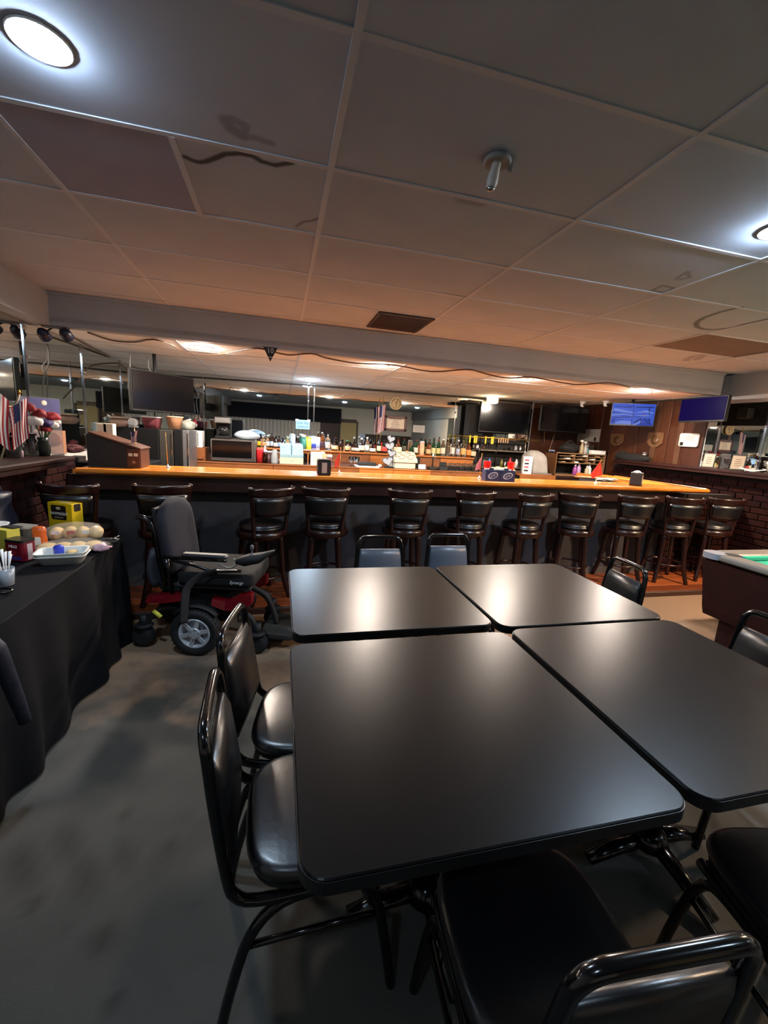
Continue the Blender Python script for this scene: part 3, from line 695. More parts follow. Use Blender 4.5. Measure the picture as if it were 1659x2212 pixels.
# ================================================================== BUFFET TABLE under a black cloth
BXa, BXb, BYa, BYb, BZ = -1.80, -1.055, 1.3, 3.17, .745
ft = thing('folding_table', 'folding table hidden under the black cloth by the left wall', 'table', ((BXa+BXb)/2, (BYa+BYb)/2, 0))
MB().box((0, 0, BZ-.02), (BXb-BXa-.02, BYb-BYa-.02, .035), PLASM, b=.008).build('table_top', ft)
for sx in (-1, 1):
    for sy in (-1, 1): MB().tube([(sx*.3, sy*.8, 0), (sx*.3, sy*.8, BZ-.035)], .014, TUBE, 8).build('leg', ft)
BCLOTH = mat('black_table_cloth', '#131316', .85, spec=.12, var=.12, scale=5, bump=.1, bscale=200)
per = []
def cloth():
    mb = MB(); nx, ny = 26, 50
    mb.grid(nx, ny, lambda u, v: (BXa+(BXb-BXa)*u, BYa+(BYb-BYa)*v, BZ+.004+.004*math.sin(9*u+13*v)*math.sin(7*v)), BCLOTH)
    base = [(x, y) for x, y in rrect(BXb-BXa+.005, BYb-BYa+.005, .05, 5, (BXa+BXb)/2, (BYa+BYb)/2)]
    P = []; N = len(base)
    for i in range(N):
        a, b = base[i], base[(i+1) % N]; L = math.hypot(b[0]-a[0], b[1]-a[1]); k = max(1, int(L/.022))
        for j in range(k): P.append((a[0]+(b[0]-a[0])*j/k, a[1]+(b[1]-a[1])*j/k))
    n = len(P); rings = []; cum = 0; ss = [0]
    for i in range(n): cum += math.hypot(P[(i+1) % n][0]-P[i][0], P[(i+1) % n][1]-P[i][1]); ss.append(cum)
    nor = []
    for i in range(n):
        a, b = P[i-1], P[(i+1) % n]; d = Vector((b[1]-a[1], a[0]-b[0], 0)); d.normalize(); nor.append(d)
    for r in range(15):
        v = r/14; ring = []
        for i in range(n):
            s = ss[i]; fold = (math.sin(s*21+1.2*math.sin(s*5))*.6+math.sin(s*9.3+2)*.5)
            amp = .034*v**.8; sway = .012*math.sin(s*3+v*5)
            swag = -.05*math.exp(-((v-.22)/.12)**2)*(.5+.5*math.sin(s*2.2))*0
            out = .004+.03*v+amp*fold+sway*v
            z = BZ+.004-(BZ-.012)*v**1.05
            ring.append((P[i][0]+nor[i].x*out, P[i][1]+nor[i].y*out, max(.006, z-.0015*r*0)))
        rings.append(ring)
    mb.loft(rings, BCLOTH, cap=False)
    return mb.build('tablecloth')
tag(cloth(), 'long black cloth draped over the food table down to the floor at left', 'tablecloth')

def on_buffet(px, py): p = at_z(px, py, BZ+.009); return (p.x, p.y, BZ+.009)
# yellow coffee box
YEL = mat('yellow_carton', '#d9b80c', .45); BRN = mat('dark_brown_print', '#20150f', .5)
c = on_buffet(145, 1146); k = mpp(145, 1146, c[1])
bx = thing('coffee_box', 'tall yellow coffee carton with dark brown label at the far end of the food table', 'box', c, R(-26))
w_, h_, d_ = .205, .205, .085
MB().box((0, 0, h_/2), (w_, d_, h_), YEL, b=.002).build('carton', bx)
MB().prism([(x, y) for x, y in rrect(w_*.62, h_*.50, .012, 3)]+[], 0, .001, BRN, T=face((-.01, -d_/2, h_*.67))).build('front_label', bx)
text('MAXPRESSO', .027, mat('print_white', '#f0eee6', .6), 'printed_name', bx, face((-.01, -d_/2-.0012, h_*.63)))
MB().prism([(x, y) for x, y in circ(.02, 14)], 0, .0015, mat('print_cream', '#cdbf90', .6), T=face((-.01, -d_/2-.001, h_*.82)) @ Matrix.Scale(.55, 4, (0, 1, 0))).build('printed_emblem', bx)
MB().box((-.01, -d_/2-.0012, h_*.5), (.075, .001, .008), mat('print_grey', '#8d8272', .6)).build('printed_line', bx)
MB().prism(rrect(.05, .052, .008, 3), 0, .001, BRN, T=Matrix.Translation((w_/2, 0, h_*.86)) @ Matrix.Rotation(PI/2, 4, 'Z') @ FRONT).build('side_label', bx)
MB().prism(rrect(.09, .03, .012, 3), 0, .001, CREAM, T=Matrix.Translation((0, 0, h_))).build('top_label', bx)
# bread bags
BUN = mat('bread_crust', '#d6b77c', .7, var=.3, scale=12); WRAP = mat('clear_plastic_wrap', '#e2ddd2', .2, alpha=.2, spec=.6); PRN = mat('print_red', '#a8281e', .5)
def lump(mb, c, rx, ry, rz, m, seed, rot=0, n=18, rows=10, wob=.12):
    rr = random.Random(seed); ph = [rr.uniform(0, 6.28) for _ in range(4)]
    M = Matrix.Translation(c) @ Matrix.Rotation(rot, 4, 'Z'); rings = []
    for j in range(rows+1):
        t = -PI/2+PI*j/rows; ring = []
        for i in range(n):
            a = 2*PI*i/n; k = 1+wob*(math.sin(3*a+ph[0]+2*t)+.6*math.sin(7*a+ph[1]-3*t)+.5*math.sin(5*t+ph[2]))
            cz = math.sin(t); z = rz*max(cz, -.75)
            ring.append((rx*math.cos(t)*math.cos(a)*k+1e-5*math.cos(a), ry*math.cos(t)*math.sin(a)*k+1e-5*math.sin(a), z))
        rings.append(ring)
    return mb.loft(rings, m, T=M)
c = on_buffet(165, 1168)
bb = thing('bread_bag', 'clear bag of bread rolls heaped in front of the yellow coffee carton', 'bread', c, R(10))
for k in range(4): lump(MB(), (-.10+.07*k, .01*(k % 2), .05), .042, .065, .045, BUN, 20+k, wob=.03).build('bread_roll', bb)
lump(MB(), (0, 0, .058), .165, .095, .068, WRAP, 5, wob=.09).build('plastic_bag', bb)
for k in range(3): MB().box((-.09+.08*k, -.075, .075), (.04, .003, .022), WHITE if k % 2 == 0 else PRN, rz=.2*k).build('bag_print', bb)
c = on_buffet(157, 1190)
bb = thing('bread_bag', 'second clear bag of sliced rolls lying flat behind the white trays', 'bread', c, R(12))
for k in range(4): lump(MB(), (-.12+.075*k, 0, .028), .05, .07, .026, BUN, 30+k, wob=.03).build('bread_roll', bb)
lump(MB(), (0, 0, .034), .185, .10, .04, WRAP, 9, wob=.08).build('plastic_bag', bb)
lump(MB(), (.15, -.05, .025), .045, .035, .025, mat('pink_white_wrap', '#c9a3b2', .4, var=.4, scale=30), 12).build('twisted_end', bb)
# two stacked white trays
TRAY = mat('white_foam', '#d4d5d0', .6)
def tray(loc, label, rz):
    o = MB(); rg = []
    for (w0, d0, z) in ((.19, .12, 0), (.225, .145, .042), (.245, .16, .046), (.24, .157, .05), (.215, .14, .044), (.18, .115, .006)):
        rg.append([(x, y, z) for x, y in rrect(w0, d0, .03, 4)])
    o.loft(rg, TRAY); ob = o.build('food_tray', None, loc, rz); return tag(ob, label, 'tray', 'white trays on the food table')
c = on_buffet(137, 1213)
tray(c, 'lower of the two stacked white trays on the black cloth', R(8)); tray((c[0]-.004, c[1]+.004, c[2]+.017), 'upper white tray with a blue capped bottle and wrapped bread in it', R(12))
c2 = at_z(128, 1200, BZ+.035)
t = thing('squeeze_bottle', 'bottle with a bright blue cap lying in the upper white tray', 'bottle', (c2.x, c2.y, BZ+.034), R(100))
MB().lathe([(.006, 0), (.0235, .002), (.025, .052), (.02, .06)], mat('blue_cap', '#1a35b0', .4), n=18).build('cap', t)
lump(MB(), (.03, -.055, .014), .03, .03, .012, BUN, 77, wob=.05).build('contents', t)
MATS['clear_plastic_wrap']
# red coffee can, clear tub, orange bottle, yellow pouch, cup, cutlery cup
c = on_buffet(47, 1207)
t = thing('coffee_can', 'dark red coffee can with white lettering in front of the orange bottle', 'can', c, R(-22))
MB().prism(rrect(.12, .085, .02, 4), 0, .105, mat('can_red', '#6e1020', .35)).build('body', t)
MB().prism(rrect(.122, .087, .02, 4), .105, .118, mat('dark_lid', '#1b1a1c', .4)).build('lid', t)
text('HILLS', .022, MATS['print_white'], 'printed_name', t, face((0, -.0428, .082)))
MB().prism(circ(.021, 16), 0, .0008, mat('print_crimson', '#8e1f2c', .5), T=face((0, -.0425, .045)) @ Matrix.Scale(.6, 4, (0, 1, 0))).build('oval_emblem', t)
MB().box((0, -.043, .018), (.09, .001, .02), mat('print_violet', '#3c2f74', .5)).build('printed_band', t)
MB().box((.0605, 0, .05), (.001, .03, .09), mat('print_pale', '#b7a6ac', .5)).build('side_panel', t)
c = on_buffet(88, 1186)
t = thing('orange_bottle', 'orange plastic bottle with white label behind the red coffee can', 'bottle', c, R(-20))
MB().lathe([(.03, 0), (.036, .006), (.036, .06), (.031, .09), (.034, .115), (.03, .135), (.02, .14), (.0, .14)], mat('orange_plastic', '#c4561a', .35), n=18, sx=1.1).build('body', t)
MB().prism(rrect(.034, .05, .01, 3), 0, .002, WHITE, T=face((.018, -.034, .06), R(25))).build('label', t)
c = on_buffet(52, 1172)
t = thing('plastic_tub', 'clear grey plastic tub between the yellow pouch and the orange bottle', 'container', c, R(-20))
MB().prism(rrect(.13, .09, .02, 4), 0, .10, mat('smoky_plastic', '#5b5c58', .25, trans=.4)).build('body', t); MB().prism(rrect(.138, .098, .02, 4), .10, .112, mat('tub_lid', '#8c8d88', .3)).build('lid', t)
c = on_buffet(20, 1200)
t = thing('snack_carton', 'open yellow and white carton at the left photo edge behind the red can', 'box', c, R(-28))
MB().box((0, 0, .08), (.10, .07, .16), mat('carton_yellow', '#c9bc48', .5), b=.002).build('carton', t)
MB().box((-.052, 0, .08), (.004, .072, .165), mat('carton_white', '#cfcdbb', .6)).build('side_panel', t)
MB().box((0, .03, .165), (.1, .05, .004), BLACK).build('flap', t)
c = on_buffet(14, 1264)
t = thing('cutlery_cup', 'clear cup full of white plastic cutlery at the left photo edge', 'cup', c)
MB().lathe([(.026, 0), (.03, .003), (.037, .085), (.0365, .085), (.029, .006), (.001, .006)], mat('milky_plastic', '#b5bcc4', .25, trans=.4), n=18).build('cup', t)
for k in range(6):
    a = k*1.1; MB().tube([(.008*math.cos(a), .008*math.sin(a), .01), (.02*math.cos(a), .02*math.sin(a), .10), (.03*math.cos(a), .03*math.sin(a), .15+.01*(k % 3))], [.003, .005, .012], WHITE, 6, flat=.3).build('plastic_fork', t)
c = on_buffet(-6, 1190)
t = thing('paper_bowl', 'white paper bowl stacked at the left photo edge above the cutlery cup', 'bowl', (c[0], c[1], c[2]))
MB().lathe([(.035, 0), (.04, .004), (.04, .13), (.07, .165), (.068, .166), (.036, .135), (.001, .134)], WHITE, n=22).build('bowl_stack', t)
c = on_buffet(-2, 1282)
t = thing('serving_tongs', 'black handled tongs ring near the cutlery cup at the left photo edge', 'tongs', c)
MB().tube([(.05*math.cos(a), .035*math.sin(a), .012) for a in [2*PI*k/20 for k in range(20)]], .006, TUBE, 7, closed=True).build('handle_ring', t)
MB().tube([(-.05, 0, .012), (-.14, -.04, .012)], .008, STEEL, 8).build('arm', t)
c = on_buffet(235, 1170)
t = thing('can_opener', 'black handled can opener with bright wheel at the corner of the black cloth', 'utensil', c, R(10))
for s in (-1, 1): MB().tube(smoothpath([(-.09, s*.018, .014), (-.03, s*.014, .016), (.02, s*.006, .018)], 3), .009, PLASM, 7, flat=.6).build('handle', t)
MB().lathe([(.001, 0), (.014, .0), (.014, .006), (.001, .006)], CHROME, (.035, 0, .018), 14).tube([(.02, 0, .018), (.065, -.012, .014)], .006, CHROME, 7).tube([(.03, .01, .02), (.06, .02, .03)], .006, CHROME, 7).build('cutting_head', t)
c = on_buffet(222, 1184)
t = thing('pink_peeler', 'pale pink plastic utensil lying beside the can opener', 'utensil', c, R(12))
for s in (-1, 1): MB().tube([(-.05, s*.008, .006), (0, s*.004, .007), (.05, s*.007, .006)], .0045, mat('pale_pink', '#d99fae', .4), 6).build('arm', t)

q0, q1, q2 = at_x(-14, 1395, -.94), at_x(12, 1450, -.93), at_x(54, 1556, -.93)
t = thing('navy_coat', 'dark navy coat with one sleeve hanging over the black cloth at the left photo edge', 'coat', (-1.2, q0.y-.06, BZ+.010))
NAV = mat('navy_coat_cloth', '#161a28', .6, bump=.3, scale=20)
lump(MB(), (0, 0, .045), .19, .22, .06, NAV, 91, wob=.12).build('coat_body', t)
o_ = Vector(t.location)
MB().tube(smoothpath([Vector((-.1, -.02, .05)), Vector((.16, .02, .05)), Vector((.225, .03, .0)), q0-o_, q1-o_, q2-o_], 4), [.03]*4+[.028]*12+[.027, .026, .025, .022, .022][:5], NAV, 10).build('sleeve', t)

# ================================================================== BACK BAR
CZ, CY = 1.045, 6.2
def X_(px, py, y): return at_y(px, py, y).x
cb = thing('back_counter', 'long low wooden back counter behind the bar carrying the registers and the microwave', 'counter', (0, 0, 0))
OAK = mat('oak_fascia', '#a9662f', .35, var=.2, scale=5, stretch=(1.2, 10, 8)); OAKD = mat('walnut_fascia', '#7a4a28', .35, var=.25, scale=5, stretch=(1.2, 10, 8))
CTOP = mat('dark_counter_laminate', '#4a2a22', .3)
MB().box((.93, 6.84, CZ-.015), (4.4, 1.28, .03), CTOP, b=.005).build('top', cb)
MB().box((.93, 6.86, .5), (4.36, 1.2, 1.0), BLACK).build('body', cb)
for a, b, m in ((410, 590, OAKD), (590, 775, OAKD), (775, 849, OAK), (849, 930, OAK), (930, 1040, OAKD)):
    x0, x1 = X_(a, 1008, CY), X_(b, 1015, CY); MB().box(((x0+x1)/2, CY-.01, .96), (x1-x0-.006, .03, .15), m, b=.004).build('drawer_front', cb)
    MB().box(((x0+x1)/2, CY-.015, CZ-.005), (x1-x0, .04, .022), m, b=.006).build('edge_strip', cb)
cb2 = thing('side_counter', 'short wooden counter at the right behind the bar carrying the grey covered machine', 'counter', (0, 0, 0))
x0, x1 = X_(1122, 1024, CY), X_(1200, 1028, CY)
MB().box(((x0+x1)/2, 6.84, CZ-.015), (x1-x0, 1.28, .03), OAKD, b=.005).build('top', cb2); MB().box(((x0+x1)/2, 6.86, .5), (x1-x0-.04, 1.2, 1.0), BLACK).build('body', cb2)
MB().box(((x0+x1)/2, CY-.01, .97), (x1-x0-.01, .03, .13), OAKD, b=.004).build('drawer_front', cb2); MB().box((x0-.42, 7.22, CZ/2), (.83, .5, CZ), BLACK).build('rear_shelf', cb2)
dk = thing('dark_cupboard', 'dark cupboard against the right wall under the pigeonhole cabinet', 'cabinet', (5.2, 6.9, 0))
MB().box((0, 0, .5), (1.0, .95, 1.0), mat('dark_cupboard_wood', '#2b1711', .5)).build('body', dk); MB().box((0, -.01, 1.005), (1.03, .98, .03), mat('dark_cupboard_top', '#331b14', .4), b=.004).build('top', dk)
MB().box((-.245, -.49, .52), (.46, .02, .8), DARKW, b=.004).build('door', dk); MB().box((.245, -.49, .52), (.46, .02, .8), DARKW, b=.004).build('door', dk)
sh = thing('bottle_shelf', 'raised wooden shelf full of liquor bottles against the back mirror', 'shelf', (0, 0, 0))
SZ = 1.235; sx0, sx1 = X_(545, 972, 7.0), X_(1024, 986, 7.0)
MB().box(((sx0+sx1)/2, 7.22, SZ-.0125), (sx1-sx0, .5, .025), OAK, b=.004).build('shelf_board', sh)
for k in range(6):
    a = sx0+(sx1-sx0)*k/6; b = sx0+(sx1-sx0)*(k+1)/6; MB().box(((a+b)/2, 7.02, (CZ+SZ-.025)/2), (b-a-.006, .02, SZ-CZ-.027), OAK if k % 2 else OAKD, b=.003).build('riser_panel', sh)

def lab_col(c): return mat('label_'+c.strip('#'), c, .6)
SHAPES = {
 'wine': [(.0, 0), (.036, 0), (.038, .01), (.038, .60), (.034, .68), (.017, .78), (.0145, .82), (.0145, .95), (.016, .955), (.016, 1), (0, 1)],
 'whisky': [(.0, 0), (.042, 0), (.044, .012), (.044, .58), (.038, .68), (.018, .76), (.016, .8), (.016, .93), (.019, .935), (.019, 1), (0, 1)],
 'squat': [(.0, 0), (.048, 0), (.052, .02), (.055, .3), (.046, .52), (.02, .64), (.016, .7), (.016, .88), (.02, .885), (.02, 1), (0, 1)],
 'tall': [(.0, 0), (.034, 0), (.036, .01), (.033, .5), (.028, .62), (.015, .72), (.014, .9), (.017, .905), (.017, 1), (0, 1)],
 'jar': [(.0, 0), (.04, 0), (.043, .02), (.043, .75), (.034, .8), (.034, .82), (.037, .82), (.037, 1), (0, 1)],
 'can': [(.0, 0), (.04, 0), (.042, .02), (.042, .9), (.036, .96), (.036, 1), (0, 1)]}
BT = [  # px, top, bottom, shape, glass, cap, label colour, label text
 (559, 939, 971, 'wine', BROWNG, BLACK, '#c9b21e', 'brown bottle with yellow label, leftmost on the back shelf next to the microwave'),
 (568, 942, 972, 'whisky', GLASS, WHITE, '#b98758', 'clear bottle with tan label, second from the left on the back shelf'),
 (578, 940, 972, 'tall', GLASS, WHITE, '#d6d2cc', 'slim clear bottle with white label and white cap, third on the back shelf'),
 (586, 938, 973, 'wine', BROWNG, BLACK, '#9fb4cf', 'dark bottle with pale blue label behind the brown mug'),
 (595, 944, 973, 'whisky', BROWNG, BLACK, '#cfd2d6', 'brown bottle with white neck band just left of the covered register'),
 (603, 943, 974, 'tall', BROWNG, BLACK, '#8ea9d2', 'dark beer bottle with blue neck label by the covered register'),
 (611, 948, 974, 'squat', BROWNG, BLACK, None, 'short dark bottle half hidden by the covered register'),
 (621, 944, 975, 'tall', GLASS, mat('pale_green_cap', '#a9cf9c', .4), '#bcd0a0', 'clear bottle with pale green neck above the covered register'),
 (632, 938, 975, 'can', FGLASS, WHITE, '#9dbfd0', 'frosted pale blue bottle standing above the covered register'),
 (643, 943, 976, 'squat', BROWNG, STEEL, '#8a8e94', 'dark round bottle with grey band right of the frosted bottle'),
 (655, 939, 976, 'jar', mat('teal_glass', '#3f8f84', .2, trans=.4), WHITE, '#2f7f78', 'teal bottle with white cap left of the mirror strip'),
 (667, 945, 976, 'can', mat('yellow_can', '#c9cc3a', .35), YEL, '#d8d447', 'yellow green canister below the cash bar sign'),
 (677, 944, 977, 'can', mat('blue_white_can', '#8a98cf', .4), WHITE, '#2a3fb0', 'white canister with royal blue label in front of the mirror strip'),
 (686, 944, 977, 'can', mat('pale_blue_can', '#b9c4dd', .4), WHITE, '#93a6cc', 'pale blue canister right of the royal blue labelled one'),
 (695, 934, 978, 'whisky', AMBER, mat('silver_pourer', '#c6cfd8', .2, .8), '#3a2030', 'tall bottle of amber whiskey with a silver stopper'),
 (707, 936, 977, 'whisky', GLASS, BLACK, '#b9bcc0', 'tall clear bottle with black stopper right of the amber whiskey'),
 (722, 950, 978, 'squat', BROWNG, BLACK, '#d8c49a', 'squat brown bottle with cream oval label'),
 (736, 948, 977, 'whisky', BROWNG, mat('dark_red_cap', '#5a1820', .4), None, 'dark bottle with red cap behind the small red flag'),
 (750, 951, 980, 'jar', BROWNG, GREEN, '#d6c08e', 'square brown bottle with cream label and green top'),
 (763, 963, 980, 'jar', BROWNG, BROWNG, '#b9b0a4', 'short brown box shaped bottle with a pale strip'),
 (771, 961, 980, 'squat', BROWNG, BLACK, '#d9d6cc', 'tiny dark bottle with white label beside the short brown one'),
 (780, 946, 981, 'squat', BROWNG, WHITE, '#e0dccf', 'dark round bottle with white label left of the clear pourer bottle'),
 (792, 944, 979, 'tall', GLASS, WHITE, '#dfe3e8', 'clear bottle with big white label and white pourer'),
 (804, 958, 982, 'squat', BROWNG, BLACK, '#e2e2dc', 'dark bottle with white label below the brighter flag'),
 (818, 946, 981, 'wine', mat('black_bottle', '#0c0a0a', .15), BLACK, '#d5cba8', 'black bottle with cream oval label under the flags'),
 (829, 950, 984, 'squat', mat('black_bottle', '#0c0a0a', .15), BLACK, '#b8403a', 'black bottle with red and white label left of the white hearts'),
 (859, 944, 976, 'squat', AMBER, BLACK, None, 'round decanter half full of amber spirit above the cream register'),
 (888, 962, 985, 'wine', GREEN, GREEN, None, 'short green bottle right of the cream register'),
 (897, 950, 986, 'wine', GREEN, RED, '#cfcabb', 'green bottle with red capsule and pale label'),
 (910, 953, 987, 'can', mat('peach_canister', '#d0a183', .5), WHITE, '#d9b48a', 'peach coloured canister between green and amber bottles'),
 (924, 956, 987, 'whisky', AMBER, BLACK, '#c9ad80', 'amber bottle with cream label left of the two green bottles'),
 (935, 949, 988, 'wine', GREEN, BLACK, '#cfc78c', 'left one of two tall green bottles with yellow cream labels'),
 (945, 950, 988, 'wine', GREEN, RED, '#bdb87c', 'right one of two tall green bottles with yellow cream labels'),
 (955, 948, 987, 'whisky', GLASS, WHITE, '#d9cdb6', 'clear bottle with cream label just right of the green bottles'),
 (965, 946, 986, 'tall', GLASS, STEEL, None, 'plain clear bottle with steel pourer left of the mirror strip on the right'),
 (977, 945, 986, 'tall', GLASS, STEEL, '#d6cfc6', 'clear bottle with white label at the mirror strip on the right'),
 (988, 950, 986, 'tall', GLASS, WHITE, '#a7adc0', 'clear bottle with silver blue label right of the mirror strip'),
 (999, 948, 987, 'whisky', GLASS, BLACK, '#d6a860', 'clear bottle with golden label near the right end of the shelf'),
 (1011, 954, 987, 'whisky', AMBER, BLACK, '#d08a3e', 'orange amber bottle third from the right end of the shelf'),
 (1021, 961, 987, 'squat', GLASS, STEEL, '#cdbd9c', 'short clear bottle at the right end of the back shelf')]
for i, (px, ty, by, shp, gl, cap, lc, lab) in enumerate(BT):
    y = 7.13; c = at_y(px, by, y); h = max(.14, at_y(px, ty, y).z-SZ); s = 1.0
    t = thing('liquor_bottle', lab, 'bottle', (c.x, y, SZ), rnd.uniform(-.3, .3), 'bottles on the back bar shelf')
    pr = [(r, z*h) for r, z in SHAPES[shp]]; kc = max(2, len(pr)-3)
    MB().lathe(pr[:kc]+[(0, pr[kc-1][1])], gl, n=14).build('glass_body', t)
    MB().lathe([(0, pr[kc-1][1])]+[(r+.001, z) for r, z in pr[kc-1:-1]]+[(0, h)], cap, n=12).build('cap', t)
    if lc:
        rr = max(r for r, z in pr); MB().lathe([(rr+.0005, h*.14), (rr+.0015, h*.15), (rr+.0015, h*.47), (rr+.0005, h*.48)], lab_col(lc), n=14).build('label', t)

# microwave with coffee maker and folded bag on it
a, b = X_(455, 1000, 6.25), X_(552, 1002, 6.25); mwz = at_y(500, 949, 6.25).z
mw = thing('microwave', 'stainless steel microwave with dark window at the left end of the back counter', 'microwave', ((a+b)/2, 6.48, CZ)); W = b-a; H = mwz-CZ
MB().box((0, .02, H/2+.005), (W, .40, H-.01), mat('dark_steel_case', '#3c3a38', .4, .6), b=.008).build('case', mw)
dr = MB().box((-.0, -.19, H/2+.005), (W, .03, H-.014), STEEL, b=.006).build('door', mw)
MB().box((-.02, -.208, H*.56), (W*.88, .008, H*.74), SCREEN_OFF, b=.003).build('window', dr)
MB().box((W*.47, -.21, H*.5), (.02, .02, H*.8), STEEL, b=.006).build('handle', dr)
c = X_(482, 948, 6.4); cz = mwz
cm = thing('coffee_maker', 'black and steel drip coffee maker standing on the microwave', 'coffee maker', (c, 6.42, mwz))
MB().box((0, 0, .02), (.2, .22, .04), BLACK, b=.008).build('base', cm); MB().box((0, .08, .16), (.2, .07, .26), BLACK, b=.008).build('column', cm)
MB().box((0, 0, .255), (.21, .22, .09), STEEL, b=.012).build('head', cm); MB().lathe([(.05, 0), (.07, .03), (.07, .09), (.05, .125), (0, .125)], mat('dark_glass', '#17181a', .08), (0, -.03, .042), 16).build('carafe', cm)
c = X_(533, 950, 6.4)
tb = thing('plastic_bread_bag', 'pale plastic bag folded on top of the microwave', 'bag', (c, 6.4, mwz))
lump(MB(), (0, 0, .06), .17, .13, .075, mat('pale_blue_plastic', '#aebfce', .3), 41, wob=.06).build('bag', tb)
for k in range(3): MB().tube([(-.1+.08*k, -.10, .05), (-.09+.08*k, -.05, .115), (-.08+.08*k, .05, .125)], .004, mat('print_blue', '#4a6b9a', .5), 5).build('fold', tb)
def on_counter(px, y=6.35, z=CZ): return (X_(px, 1000, y), y, z)
# cups and small things by the registers
def small(name, label, cat, px, y, prof, m, n=16, z=CZ, group=None, extra=None):
    t = thing(name, label, cat, (X_(px, 1000, y), y, z), 0, group); MB().lathe(prof, m, n=n).build('body', t)
    if extra: extra(t)
    return t
small('red_cup', 'dark red fluted plastic cup right of the microwave', 'cup', 560, 6.35, [(.0, 0), (.04, 0), (.052, .16), (.055, .2), (.05, .2), (.04, .02), (0, .02)], RED, extra=lambda t: MB().lathe([(.054, .175), (.057, .18), (.057, .2), (.054, .205)], mat('red_rim', '#c23a3e', .35), n=16).build('rim', t))
small('sauce_bottle', 'dark bottle with pale lilac cap beside the red cup', 'bottle', 572, 6.38, [(0, 0), (.034, 0), (.036, .14), (.03, .16), (0, .16)], BROWNG, extra=lambda t: MB().lathe([(.034, .155), (.034, .18), (.012, .2), (.008, .25), (0, .25)], mat('lilac_cap', '#b8aecb', .4), n=14).build('cap', t))
small('brown_canister', 'short maroon canister between the sauce bottle and the milky jug', 'jar', 582, 6.42, [(0, 0), (.05, 0), (.052, .01), (.052, .16), (0, .16)], mat('maroon_tin', '#3a1d1f', .4), extra=lambda t: MB().lathe([(.054, .155), (.054, .172), (0, .172)], WHITE, n=16).build('lid', t))
small('milky_jug', 'clear plastic jug with handle left of the covered register', 'jug', 593, 6.36, [(0, 0), (.048, 0), (.05, .02), (.05, .1), (.035, .17), (.03, .2), (0, .2)], FGLASS, extra=lambda t: MB().tube(smoothpath([(.045, 0, .04), (.085, 0, .08), (.075, 0, .15), (.03, 0, .17)], 4), .007, FGLASS, 7).build('handle', t))
# covered register (left)
a, b = X_(604, 1002, 6.3), X_(655, 1004, 6.3); W = b-a
rg = thing('cash_register', 'cash register under a pale blue cover with a dark centre stripe', 'cash register', ((a+b)/2, 6.48, CZ))
MB().box((0, 0, .05), (W, .38, .10), CREAM, b=.006).build('drawer', rg); MB().lathe([(0, 0), (.008, 0), (.006, .004), (0, .005)], STEEL, n=10, T=face((0, -.19, .05))).build('lock', rg)
prof = [(-.19, .10), (-.19, .14), (-.06, .27), (.10, .29), (.18, .26), (.18, .10)]
CV = mat('pale_blue_cover', '#7fa0ae', .6, var=.08, scale=9, bump=.3)
MB().loft([[(x*W/2*k, y, z) for y, z in prof] for x, k in ((-1, .98), (-.85, 1.0), (-.02, 1), (.02, 1), (.85, 1.0), (1, .98))], CV, smooth=False).build('cover', rg)
MB().loft([[(x, y-.002, z+.003) for y, z in prof[1:4]]+[(x, y, z+.001) for y, z in prof[1:4]][::-1] for x in (-.008, .008)], mat('stripe_navy', '#2d4c5c', .6), smooth=False).build('stripe', rg)
# cream register (right)
a, b = X_(853, 1011, 6.3), X_(897, 1013, 6.3); W = b-a
rg = thing('cash_register', 'cream cash register with sloping keyboard right of the white heart stack', 'cash register', ((a+b)/2, 6.48, CZ))
MB().box((0, 0, .05), (W, .36, .095), CREAM, b=.006).build('drawer', rg); MB().lathe([(0, 0), (.008, 0), (.006, .004), (0, .005)], STEEL, n=10, T=face((0, -.181, .05))).build('lock', rg)
prof = [(-.2, .10), (-.2, .14), (-.02, .25), (.15, .26), (.15, .10)]
MB().loft([[(x*(W/2+.02), y, z) for y, z in prof] for x in (-1, 1)], CREAM, smooth=False).build('body', rg)
kb = MB(); KEY = mat('grey_keys', '#8a8478', .5)
for i in range(7):
    for j in range(4):
        v = .12+.76*j/3; kb.box((-W*.42+W*.84*i/6, -.2+.18*v, .14+.11*v+.004), (W*.09, .03, .012), KEY if (i+j) % 3 else WHITE)
kb.build('keys', rg)['kind'] = 'stuff'; MB().box((-.08, .1, .29), (.16, .05, .07), CREAM, b=.006).build('display', rg); MB().box((W/2+.05, -.02, .10), (.06, .28, .17), BLACK, b=.01).build('side_unit', rg)
# stack of white hearts with dark outlines
def heart(s):
    out = []
    for k in range(28):
        t = 2*PI*k/28; out.append((s*16*math.sin(t)**3/17, s*(13*math.cos(t)-5*math.cos(2*t)-2*math.cos(3*t)-math.cos(4*t))/17))
    return out
hs = thing('heart_stand', 'stack of white heart shapes with dark outlines standing left of the cream register', 'decoration', (X_(838, 1008, 6.4), 6.34, CZ))
MB().box((0, .0, .012), (.14, .1, .024), BLACK, b=.006).build('base', hs)
for k, (dx, z, s) in enumerate(((-.03, .11, .085), (.02, .235, .07), (-.01, .34, .075), (.0, .45, .065))):
    MB().prism(heart(s), 0, .03, mat('white_heart', '#939ca8', .4), T=face((dx, -.0, z)) @ Matrix.Rotation(.25*(-1)**k, 4, 'Z')).build('heart', hs)
    MB().tube([(x, y, .033) for x, y in heart(s*1.02)], .004, BLACK, 5, closed=True, T=face((dx, 0, z)) @ Matrix.Rotation(.25*(-1)**k, 4, 'Z')).build('heart_outline', hs)
MB().tube([(.055, .01, .02), (.055, .01, .50)], .005, BLACK, 6).build('rod', hs)
